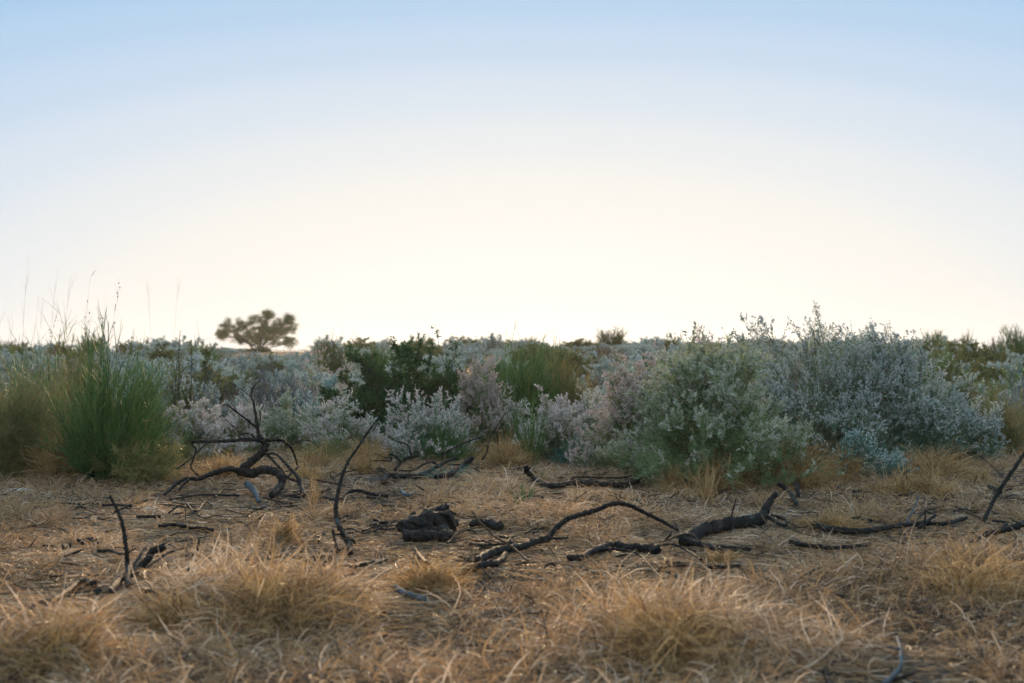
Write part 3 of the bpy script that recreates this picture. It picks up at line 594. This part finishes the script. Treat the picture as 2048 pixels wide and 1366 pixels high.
def wood(label, parts, name='fallen_branch', cat='branch', group='charred branches on the straw'):
    """parts: list of (pts, r0, r1, d, d1, name, mat)"""
    p0 = parts[0][0][0]; d = parts[0][3] or D_of(*p0); q = P3(p0[0], p0[1], d); q[2] = float(ground(q[0], q[1]))
    r = empty(name, tuple(q)); r['_o'] = [float(c) for c in q]
    for i, pt in enumerate(parts):
        pt = list(pt) + [None] * (7 - len(pt)); stick(pt[0], pt[1], pt[2], pt[3], pt[4], pt[6] or 'char', pt[5] or 'limb', r, seed=i)
    del r['_o']; return tag(r, label, cat, group)
tw_ = 'twig'
A0 = 10.6
wood('big forked charred branch arching over the straw at the left, its twigs reaching highest', [
    ([(483, 938), (504, 922), (523, 906), (531, 892), (526, 881), (519, 871)], .030, .020, A0, A0),
    ([(330, 989), (351, 970), (372, 958), (399, 957), (429, 946), (458, 938), (477, 942)], .010, .024, 10.3, A0),
    ([(477, 942), (504, 946), (528, 939), (550, 943), (562, 954), (563, 970), (544, 990)], .032, .024, A0, 10.2),
    ([(378, 959), (368, 968), (359, 980)], .012, .008, 10.35, 10.2, tw_),
    ([(531, 881), (499, 879), (472, 880), (442, 882), (415, 883), (386, 882)], .016, .009, A0, 10.3),
    ([(386, 882), (386, 890), (393, 900), (386, 922), (383, 935), (399, 953)], .008, .005, 10.3, 10.3, tw_),
    ([(415, 884), (399, 900), (386, 914), (354, 938)], .008, .004, 10.3, 10.1, tw_),
    ([(391, 876), (409, 864)], .005, .004, 10.3, 10.4, tw_),
    ([(531, 881), (558, 879), (574, 887), (585, 900), (591, 916), (595, 930)], .014, .007, A0, 10.9),
    ([(579, 890), (601, 882), (622, 882), (641, 898)], .006, .003, 10.8, 11, tw_),
    ([(519, 873), (515, 852), (512, 830), (507, 804), (503, 790), (507, 774), (520, 761)], .014, .004, A0, 10.8),
    ([(503, 794), (488, 782), (466, 769), (449, 761)], .005, .002, 10.8, 11, tw_),
    ([(453, 808), (475, 825), (499, 843), (515, 857)], .005, .008, 10.3, A0, tw_),
    ([(449, 836), (466, 852), (488, 873)], .003, .004, 10.4, 10.5, tw_),
    ([(483, 867), (499, 867), (509, 875)], .005, .007, 10.5, A0, tw_),
    ([(520, 820), (521, 840), (517, 857)], .004, .006, 10.7, A0, tw_),
    ([(532, 906), (547, 922), (563, 938), (574, 954), (595, 963)], .010, .008, A0, 10.4),
    ([(534, 908), (552, 908), (568, 922), (579, 935), (593, 951), (602, 970), (608, 990)], .008, .016, A0, 10.2),
    ([(598, 933), (580, 950), (558, 976)], .006, .008, 10.6, 10.3, tw_),
    ([(532, 904), (544, 898), (560, 900)], .006, .004, A0, 10.8, tw_)])
wood('tall thin upright curved stick rising from the straw, left of the middle', [
    ([(756, 837), (735, 865), (716, 895), (697, 922), (684, 954), (676, 986), (672, 1013), (675, 1043), (685, 1063), (697, 1084), (701, 1106)], .004, .016, 7.8, 7.35),
    ([(666, 1060), (670, 1080), (677, 1104)], .006, .008, 7.3, 7.3, tw_), ([(697, 1084), (706, 1080), (712, 1088)], .014, .006, 7.4, 7.4, tw_)], name='upright_stick')
wood('forked burnt branch with an upright bare stick in the left foreground', [
    ([(188, 1184), (220, 1180), (243, 1157), (262, 1150), (281, 1134), (297, 1118), (306, 1102), (329, 1093)], .013, .015, 6.15, 6.3),
    ([(220, 991), (236, 1019), (247, 1051), (254, 1096), (257, 1134), (257, 1172)], .006, .012, 6.3, 6.2),
    ([(262, 1148), (281, 1112), (297, 1090)], .009, .005, 6.2, 6.5, tw_), ([(223, 1176), (246, 1118), (274, 1093)], .006, .003, 6.2, 6.6, tw_),
    ([(265, 1150), (303, 1128), (332, 1109)], .006, .004, 6.2, 6.5, tw_),
    ([(190, 1182), (163, 1178), (140, 1195), (109, 1214), (77, 1226), (41, 1240)], .014, .012, None)])
wood('low charred log with side branches in front of the green stemmed shrub', [
    ([(767, 962), (776, 951), (802, 951), (833, 952), (852, 945), (865, 938), (897, 921), (913, 916)], .022, .012, 11.4, 12.2),
    ([(878, 930), (859, 924), (827, 940), (798, 941)], .008, .006, 12, 11.6, tw_), ([(871, 954), (903, 948), (922, 937), (944, 915)], .018, .024, 11.6, 12),
    ([(897, 929), (922, 929)], .007, .007, 12, 12, tw_), ([(884, 908), (909, 895), (935, 883), (960, 876), (976, 883)], .009, .005, 12.2, 12.4),
    ([(965, 918), (973, 905), (979, 879), (989, 860), (1011, 825)], .010, .003, 12.3, 12.6)])
wood('small forked burnt twig beside the low charred log', [
    ([(790, 940), (805, 921), (824, 913), (836, 911)], .014, .009, 12, 12.1), ([(824, 913), (819, 895), (811, 887), (789, 881)], .009, .004, 12.1, 12.2, tw_),
    ([(802, 924), (792, 913), (779, 909), (783, 921), (760, 921), (741, 922)], .009, .004, 12, 11.8, tw_), ([(779, 917), (760, 911), (748, 906)], .004, .003, 11.9, 11.9, tw_),
    ([(751, 938), (763, 940), (776, 950)], .007, .008, 11.9, 11.7, tw_)])
wood('curved charred log with its left end raised, lying before the big woolly clump', [
    ([(1051, 931), (1055, 943), (1068, 955), (1087, 966), (1106, 971), (1125, 969), (1147, 965), (1170, 967), (1195, 967), (1224, 969), (1252, 969), (1281, 958), (1297, 951)], .020, .020, 11.1, 11.3),
    ([(1128, 968), (1147, 955), (1170, 954), (1208, 955), (1246, 955), (1262, 951)], .009, .006, 11.1, 11.5, tw_), ([(1163, 957), (1173, 942)], .006, .004, 11.2, 11.2, tw_)], name='fallen_log', cat='log')
wood('short thin twig on the straw below the small blue-green shrub', [([(1163, 931), (1179, 919), (1198, 914), (1214, 916)], .009, .006, 13, 13.3)])
wood('long arching charred branch that bows over the straw in the middle foreground', [
    ([(954, 1120), (981, 1106), (1007, 1098), (1042, 1093), (1072, 1082), (1096, 1075), (1104, 1064), (1123, 1045), (1142, 1034), (1169, 1026), (1195, 1018), (1217, 1009), (1238, 1006), (1257, 1010), (1281, 1021), (1308, 1034), (1335, 1048), (1356, 1060)], .019, .008, 7.1, 8.1),
    ([(1099, 1076), (1136, 1075)], .008, .006, 7.35, 7.5, tw_), ([(1042, 1093), (1026, 1086), (1022, 1080)], .012, .008, 7.2, 7.3, tw_),
    ([(927, 1141), (967, 1129), (999, 1123), (1010, 1108)], .015, .016, 6.8, 7.1), ([(1354, 1058), (1350, 1045)], .007, .004, 8.1, 8.1, tw_)])
wood('flat charred log with thin looping roots in front of the thick log', [
    ([(1136, 1114), (1160, 1114), (1185, 1102), (1209, 1093), (1225, 1090), (1254, 1094), (1289, 1096), (1315, 1101)], .014, .026, 7.2, 7.4),
    ([(1182, 1102), (1222, 1097), (1257, 1101), (1279, 1109), (1295, 1126), (1311, 1144), (1324, 1156)], .007, .005, 7.1, 6.7, 'root'),
    ([(1319, 1090), (1343, 1088), (1373, 1100), (1402, 1119)], .006, .006, 7.4, 7.1, 'root'),
    ([(1335, 1080), (1356, 1071), (1381, 1068), (1397, 1080), (1408, 1099), (1413, 1131), (1397, 1128)], .005, .004, 7.5, 6.9, 'root')], name='fallen_log', cat='log')
wood('thin charred stick lying flat below the looping roots', [([(1346, 1143), (1370, 1140), (1399, 1147), (1437, 1146), (1479, 1143)], .013, .008, None)], name='fallen_stick', cat='stick')
wood('thickest charred log, its right end forked and pointing up', [
    ([(1369, 1080), (1391, 1065), (1421, 1055), (1464, 1046), (1505, 1041), (1526, 1033)], .036, .034, 7.9, 8.3),
    ([(1524, 1036), (1534, 1013), (1552, 986)], .030, .014, 8.3, 8.4), ([(1534, 1032), (1556, 1046), (1570, 1050), (1570, 1039), (1541, 1028)], .012, .005, 8.3, 8.4, tw_),
    ([(1461, 1039), (1472, 995)], .006, .003, 8.1, 8.1, tw_), ([(1370, 1082), (1410, 1090), (1442, 1101)], .024, .012, 7.7, 7.5)], name='fallen_log', cat='log')
wood('long thin charred log lying on the straw at the right', [
    ([(1625, 1061), (1651, 1069), (1687, 1073), (1724, 1073), (1757, 1071), (1804, 1062), (1848, 1058), (1892, 1058), (1932, 1046)], .020, .010, None),
    ([(1837, 1055), (1870, 1028)], .012, .007, 8.2, 8.4, tw_), ([(1850, 1017), (1848, 1058)], .004, .006, 8.2, 8.2, tw_)], name='fallen_log', cat='log')
wood('lower short charred log parallel to the long one at the right', [([(1581, 1097), (1610, 1103), (1654, 1106), (1694, 1106), (1738, 1100)], .014, .011, None)], name='fallen_log', cat='log')
wood('thin grey twig standing aslant between the two right hand logs and the shrubs', [([(1837, 991), (1826, 1017), (1811, 1046)], .004, .006, 8.6, 8.4, None, 'ash')], name='upright_stick', cat='stick')
wood('dark branch slanting up out of the right edge', [([(2125, 800), (2085, 855), (2047, 907), (2030, 933), (2005, 969), (1987, 999), (1966, 1041)], .010, .014, 8.8, 8.6)])
wood('charred branch entering low from the right edge', [([(1943, 1085), (1968, 1069), (1994, 1062), (2023, 1054), (2052, 1046), (2110, 1035)], .010, .020, 7.7, 7.9), ([(1994, 1061), (2012, 1046), (1983, 1041)], .012, .006, 7.8, 8.0, tw_)])
wood('two pronged charred stub below the big clump at right', [([(1556, 966), (1578, 984), (1592, 1008)], .018, .014, 9.9, 9.7), ([(1592, 966), (1596, 991)], .022, .012, 9.9, 9.8)], name='charred_stub', cat='stub')
wood('short charred stick half hidden in straw below the blue-green sprig', [([(1789, 990), (1822, 983)], .016, .018, None)], name='fallen_stick', cat='stick')
wood('short dark stick next to the slanting branch at the right edge', [([(1976, 980), (2001, 992)], .012, .014, None)], name='fallen_stick', cat='stick')
wood('thin bare twig lying on the dry grass at the far right', [([(1943, 900), (1976, 926), (2005, 953)], .005, .004, 12.2, 11.9)])
wood('bluish forked stick in the blurred bottom foreground', [([(1793, 1273), (1800, 1305), (1797, 1335), (1768, 1366), (1750, 1390)], .005, .009, 4.9, 4.6, None, 'ash'), ([(1771, 1293), (1798, 1296)], .003, .004, 4.9, 4.9, tw_, 'ash')], name='upright_stick', cat='stick')
wood('dark stub at the bottom edge, left of the bluish forked stick', [([(1649, 1335), (1654, 1357), (1668, 1378)], .009, .010, 4.6, 4.4)], name='charred_stub', cat='stub')
# the stump
wood('jagged charred stump lying in the straw in the middle', [
    ([(815, 1056), (846, 1052), (872, 1046), (892, 1052)], .060, .066, 8.15, 8.2), ([(850, 1040), (870, 1028), (888, 1020)], .048, .030, 8.3, 8.4), ([(846, 1042), (860, 1032), (876, 1022), (896, 1012)], .026, .016, 8.2, 8.3), ([(800, 1049), (815, 1063), (846, 1063), (876, 1060), (908, 1046)], .022, .026, 8.0, 8.3),
    ([(812, 1070), (850, 1072), (906, 1070)], .030, .026, 7.9, 8.0), ([(828, 1026), (822, 1040), (826, 1058)], .016, .026, 8.3, 8.2), ([(876, 1034), (884, 1050), (890, 1066)], .034, .030, 8.3, 8.1),
    ([(842, 1040), (862, 1046), (880, 1044)], .026, .026, 8.35, 8.3), ([(895, 1020), (912, 1028)], .012, .006, 8.4, 8.5, tw_)], name='charred_stump', cat='stump')
wood('charred lump right of the jagged stump', [([(940, 1060), (965, 1056), (1000, 1066)], .016, .026, None)], name='charred_stub', cat='stub')
wood('small charred stub between the stump and the low log', [([(803, 992), (815, 999), (831, 993)], .018, .010, None, None, None, 'ash')], name='charred_stub', cat='stub')
wood('dark root-like sticks in the straw left of the upright curved stick', [
    ([(517, 1118), (541, 1115), (566, 1109), (590, 1112), (617, 1119), (648, 1131), (669, 1150)], .009, .014, 7.15, 6.7), ([(633, 1117), (657, 1113)], .024, .020, 7.0, 7.1), ([(602, 1150), (621, 1135)], .010, .011, 6.7, 6.9, tw_)])
wood('short charred stick right of the root-like sticks', [([(703, 1151), (721, 1141), (755, 1135), (773, 1130)], .013, .010, None)], name='fallen_stick', cat='stick')
wood('short stub sticking up from the low straw mound in front of the stump', [([(830, 1097), (838, 1110), (852, 1126)], .006, .012, 7.2, 7.0)], name='charred_stub', cat='stub')
wood('buried dark stick in the straw below the low mound', [([(788, 1186), (812, 1202), (852, 1214)], .012, .013, None, None, None, 'ash')], name='fallen_stick', cat='stick')
wood('ash grey log lying behind the upright curved stick', [([(645, 994), (675, 998), (694, 985), (718, 981), (742, 987), (775, 991)], .009, .014, 10.2, 10.3)], name='fallen_log', cat='log')
wood('thin crooked twig right of the big forked branch', [([(618, 970), (624, 959), (645, 962), (675, 968), (690, 972)], .009, .006, 11, 11)])
wood('thin bent twig on the straw under the big forked branch', [([(538, 1019), (554, 1001), (578, 991), (603, 987)], .005, .006, 9.8, 10.1)])
wood('ashy grey block of wood under the big forked branch', [([(494, 968), (508, 980), (518, 1002)], .024, .016, 10.3, 9.9, None, 'ash')], name='charred_stub', cat='stub')
wood('long thin stick flat on the straw below the big forked branch', [([(340, 1006), (370, 1002), (409, 996), (479, 998)], .006, .008, None)], name='fallen_stick', cat='stick')
wood('short upright twig at the left end of the long orange mound', [([(399, 1078), (393, 1109), (377, 1139)], .004, .010, 6.9, 6.8), ([(370, 1108), (393, 1112)], .008, .008, 6.9, 6.9, tw_)], name='upright_stick', cat='stick')
for i, (a_, b_, r_, lab) in enumerate([
    ((118, 1068), (138, 1076), .008, 'tiny charred stick above the two dark stubs at the left'), ((160, 1094), (192, 1098), .020, 'larger of two dark stubs on the straw at the left'),
    ((127, 1104), (140, 1103), .014, 'smaller of two dark stubs on the straw at the left'), ((274, 1044), (322, 1043), .010, 'flat charred stick above the upright bare stick at the left'),
    ((319, 1062), (372, 1062), .012, 'crumbled charred twig on the straw, left piece'), ((378, 1066), (428, 1068), .012, 'crumbled charred twig on the straw, right piece'),
    ((205, 1018), (262, 1020), .010, 'thin line of charred bits just under the top of the upright bare stick'), ((560, 1000), (600, 1003), .010, 'short charred stick at the foot of the big forked branch'),
    ((1060, 1000), (1085, 1002), .010, 'charred bit near the green sprig'), ((1440, 1105), (1500, 1110), .010, 'charred bit under the thick log'),
    ((1700, 1045), (1742, 1050), .010, 'charred bit above the long right hand log'), ((740, 1060), (775, 1056), .010, 'charred bit between the upright curved stick and the stump'),
    ((660, 985), (640, 992), .012, 'charred bit by the ash grey log'), ((320, 1250), (345, 1272), .010, 'blurred dark stick in the bottom left foreground')]):
    mid = ((a_[0] + b_[0]) / 2 + 3, (a_[1] + b_[1]) / 2 - 2)
    wood(lab, [([a_, mid, b_], r_ * .8, r_, None)], name='charred_bit', cat='charred wood', group='small charred bits')
g = np.random.default_rng(77)
where = {0: 'under the big forked branch', 1: 'round the upright curved stick', 2: 'left of the arching branch', 3: 'among the right hand logs', 4: 'in the left foreground'}
for i in range(46):
    q = i % 5; cx, cy, sx, sy = [(480, 1010, 150, 25), (700, 1040, 90, 60), (960, 1080, 110, 50), (1660, 1060, 260, 60), (260, 1110, 220, 90)][q]
    x0 = cx + g.uniform(-1, 1) * sx; y0 = cy + g.uniform(-1, 1) * sy; L0 = g.uniform(18, 60) * (y0 - 712) / 330; a = g.uniform(-.5, .5)
    pts = [(x0 + L0 * t, y0 + L0 * (.35 * a * t + .08 * g.normal())) for t in (0, .35, .7, 1)]; r_ = g.uniform(.004, .009)
    prt = [(pts, r_, r_ * .5, None)]
    if g.uniform() < .5:
        dd = D_of(*pts[1]) - .05; prt.append(([pts[1], (pts[1][0] + L0 * g.uniform(.1, .5), pts[1][1] - L0 * g.uniform(.2, .6))], r_ * .7, r_ * .4, dd, dd + .1, 'twig'))
    wood('loose burnt twig lying in the straw ' + where[q], prt, name='burnt_twig', cat='twig', group='loose burnt twigs ' + where[q])
# long bent straw stalk leaning over the arching branch
o = stick([(943, 1021), (955, 1038), (967, 1050), (989, 1072), (1021, 1091), (1058, 1123)], .004, .005, 7.2, 6.9, 'tuss', 'straw_stalk'); tag(o, 'single thick yellow straw stalk leaning across the arching branch', 'grass stalk')

# ------------------------------------------------------------------ stones
def rock(px, py, wx, hz, label, seed):
    g = np.random.default_rng(seed); d = D_of(px, py); x = (px - 1024) / F * d; u = np.linspace(0, 2 * math.pi, 20, endpoint=False); v_ = np.linspace(0, math.pi, 12)
    U_, V_ = np.meshgrid(u, v_); X_ = np.cos(U_) * np.sin(V_); Y_ = np.sin(U_) * np.sin(V_); Z_ = np.cos(V_)
    r = 1 + .12 * np.sin(3 * X_ + 2 * Y_ + seed) + .08 * np.sin(7 * Y_ - 4 * Z_ + seed) + .05 * np.sin(11 * X_ + 9 * Z_)
    V = np.stack([X_ * r * wx, Y_ * r * wx * .7, Z_ * r * hz], -1); b = (np.arange(11) * 20)[:, None]; i = np.arange(20)[None]; j = (i + 1) % 20
    q = np.stack([b + i, b + 20 + i, b + 20 + j, b + j], -1).reshape(-1, 4); mb = MB(); mb.add(V, q, np.zeros(240)); o = mb.build('stone', M['rock']); o.location = (x, d, float(ground(x, d))); tag(o, label, 'stone')
rock(42, 985, .13, .03, 'flat pale stone at the left edge before the grass clump', 1)
rock(300, 1020, .05, .018, 'little flat stone in the straw left of the big forked branch', 2)

# ------------------------------------------------------------------ straw covering the ground
WG_ = np.zeros((500, 500)); WF_ = WG_.copy()     # cells of ground that carry wood
for p in np.vstack(WOODP):
    if p[2] - ground(p[0], p[1]) < .13:
        i, j = int((p[0] + 10) / .04), int(p[1] / .04)
        if 1 < i < 498 and 15 < j < 498: WG_[i - 1:i + 2, j - 2:j + 1] = 1; WF_[i - 2:i + 3, j - 14:j + 1] = 1
def straw(name, n, y0, y1, seed, width, Lr, dens=True, k=5, label=None, sp=.40, hi=.05):
    g = np.random.default_rng(seed); u = g.uniform(0, 1, n)
    y = np.sqrt(y0 ** 2 + (y1 ** 2 - y0 ** 2) * u) if y0 > 0 else y0 + (y1 - y0) * u
    x = g.uniform(-1, 1, n) * (sp * y + .9)
    cl = wav(x, y, .35, 4) * .55 + wav(x, y, 1.1, 1) * .6 + g.normal(size=n) * .25
    keep = cl > -.6 if dens else np.ones(n, bool)
    keep &= ~((WG_[np.clip(((x + 10) / .04).astype(int), 0, 499), np.clip((y / .04).astype(int), 0, 499)] > 0) & (g.uniform(size=n) < .5))
    x, y, cl = x[keep], y[keep], cl[keep]; n = len(x); z = ground(x, y)
    mound = np.clip((z - rise(x, y)) / .08, 0, 1)
    az = wav(x, y, 1.3, 2) * 3.5 + g.normal(size=n) * 1.0 + (g.uniform(size=n) < .5) * g.uniform(0, 6.28, n)
    pit = np.abs(g.normal(size=n)) * (.28 + .35 * mound) + (g.uniform(size=n) < .16) * g.uniform(.3, 1.2, n)
    fl = np.where(WF_[np.clip(((x + 10) / .04).astype(int), 0, 499), np.clip((y / .04).astype(int), 0, 499)] > 0, .25, 1); pit = np.minimum(pit, 1.45) * fl; Ln = g.uniform(*Lr, n) * (.7 + .6 * mound + .25 * np.clip(cl, 0, 1)); bend = g.uniform(.1, 1.1, n) * (1 if k > 3 else 1)
    lift = g.uniform(0, 1, n) ** 1.6 * hi * (.35 + .8 * np.clip(cl + .3, 0, 1.3) + mound * .8) * fl
    P = np.empty((n, k, 3)); p = np.stack([x, y, z + lift], -1); P[:, 0] = p; turn = g.normal(size=n) * .6
    for i in range(1, k):
        st = Ln / (k - 1); a = az + turn * i; pp = pit - bend * i * 1.6 / k
        p = p + np.stack([np.cos(a) * np.cos(pp), np.sin(a) * np.cos(pp), np.sin(pp)], -1) * st[:, None]
        zz = ground(p[:, 0], p[:, 1]) if i == k - 1 else z; p[:, 2] = np.maximum(p[:, 2], np.minimum(zz, z + .1) + .003 + lift * .3); P[:, i] = p
    mb = MB(); Wd = (g.uniform(.6, 1.3, n) * width)[:, None] * np.interp(np.linspace(0, 1, k), [0, .6, 1], [1, .9, .3])
    side = np.stack([g.normal(size=n) * .6, g.normal(size=n) * .6, g.uniform(.3, 1, n)], -1)
    val = np.clip(.5 + .22 * wav(x, y, .8, 3) + .14 * mound + g.normal(size=n) * .32, 0, 1)
    ribbons(mb, P, Wd, val, side=side, g=g); return tag(mb.build(name, M['straw']), None, None, None, 'stuff')
def tufts(n, y0, y1, seed, width, hmax, per):
    g = np.random.default_rng(seed); y = np.sqrt(y0 ** 2 + (y1 ** 2 - y0 ** 2) * g.uniform(0, 1, n)); x = g.uniform(-1, 1, n) * (.4 * y + .9)
    cl = wav(x, y, .9, 4) + .6 * wav(x, y, .4, 1) + g.normal(size=n) * .35; k_ = cl > .05; x, y, cl = x[k_], y[k_], cl[k_]
    i = np.repeat(np.arange(len(x)), per); m = len(i); a = g.uniform(0, 6.28, m); sz = (hmax * (.35 + .5 * np.clip(cl, 0, 1.3)) * g.uniform(.5, 1.2, len(x)))[i]
    r0 = np.sqrt(g.uniform(0, 1, m)) * .04; bx = x[i] + np.cos(a) * r0; by = y[i] + np.sin(a) * r0
    f = WF_[np.clip(((bx + 10) / .04).astype(int), 0, 499), np.clip((by / .04).astype(int), 0, 499)] > 0; sz = np.where(f, sz * .2, sz)
    b = np.stack([bx, by, ground(bx, by)], -1); tilt = np.abs(g.normal(size=m)) * .75 + .1; az = a + g.normal(size=m) * .7
    L_ = sz * g.uniform(.6, 1.5, m); d = np.stack([np.cos(az) * np.sin(tilt), np.sin(az) * np.sin(tilt), np.cos(tilt)], -1); d[:, 2] = np.maximum(d[:, 2], .1)
    e = b + d * L_[:, None] + np.stack([np.cos(az) * .5, np.sin(az) * .5, -.55 * g.uniform(0, 1, m)], -1) * L_[:, None]; e[:, 2] = np.maximum(e[:, 2], b[:, 2] + .004)
    P = bez(b, b + d * L_[:, None] * .8, e, 5) + np.cumsum(g.normal(size=(m, 5, 3)) * .035 * L_[:, None, None], 1)
    mb = MB(); ribbons(mb, P, (g.uniform(.5, 1.25, m) * width)[:, None] * np.array([.9, 1, .9, .7, .25]), np.clip(.6 + .15 * wav(x, y, .8, 3)[i] + g.normal(size=m) * .22, 0, 1), g=g)
    return tag(mb.build('dry_straw', M['straw']), None, None, None, 'stuff')
tufts(3600, 3.6, 9, 511, .0038, .16, 32)
tufts(6500, 9, 15.5, 512, .0044, .15, 24)
tufts(2600, 15, 45, 513, .012, .2, 14)
g = np.random.default_rng(521); n_ = 3800; y = np.sqrt(g.uniform(3.5 ** 2, 14 ** 2, n_)); x = g.uniform(-1, 1, n_) * (.4 * y + .6); k_ = wav(x, y, .7, 2) + g.normal(size=n_) * .5 > .3; x, y = x[k_], y[k_]; n_ = len(x)
p = np.stack([x, y, ground(x, y) + g.uniform(.01, .045, n_)], -1); a = g.uniform(0, 6.28, n_); d = np.stack([np.cos(a), np.sin(a), g.normal(size=n_) * .25], -1) * g.uniform(.02, .11, n_)[:, None]
mb = MB(); tubes(mb, bez(p - d, p + g.normal(size=p.shape) * .01, p + d, 5), g.uniform(.0015, .007, n_)[:, None] * np.array([[.5, 1, .9, .8, .3]]), g.uniform(0, 1, n_), 5, .2, g)
tag(mb.build('burnt_litter', M['char']), None, None, None, 'stuff')
straw('dry_straw', 210000, 3.4, 8.5, 501, .0036, (.05, .19), hi=.055)
straw('dry_straw', 150000, 8.5, 15.5, 502, .0044, (.05, .15), hi=.045)
straw('dry_grass', 60000, 15.5, 75, 503, .016, (.10, .28), k=3, hi=.08)

# ------------------------------------------------------------------ evening haze
V = np.array([[x, y, z] for z in (-3, 9) for y in (-30, 520) for x in (-330, 330)], float)
mb = MB(); mb.add(V, np.array([[0, 2, 3, 1], [4, 5, 7, 6], [0, 1, 5, 4], [2, 6, 7, 3], [0, 4, 6, 2], [1, 3, 7, 5]]), np.zeros(8))
hm = bpy.data.materials.new('haze'); hm.use_nodes = True; t = hm.node_tree; t.nodes.clear(); o_ = t.nodes.new('ShaderNodeOutputMaterial'); v_ = t.nodes.new('ShaderNodeVolumePrincipled')
v_.inputs['Color'].default_value = (.95, .93, .9, 1); v_.inputs['Density'].default_value = .0003; v_.inputs['Anisotropy'].default_value = .6
t.links.new(v_.outputs[0], o_.inputs['Volume']); hz = mb.build('haze', hm, smooth=False); hz['kind'] = 'stuff'
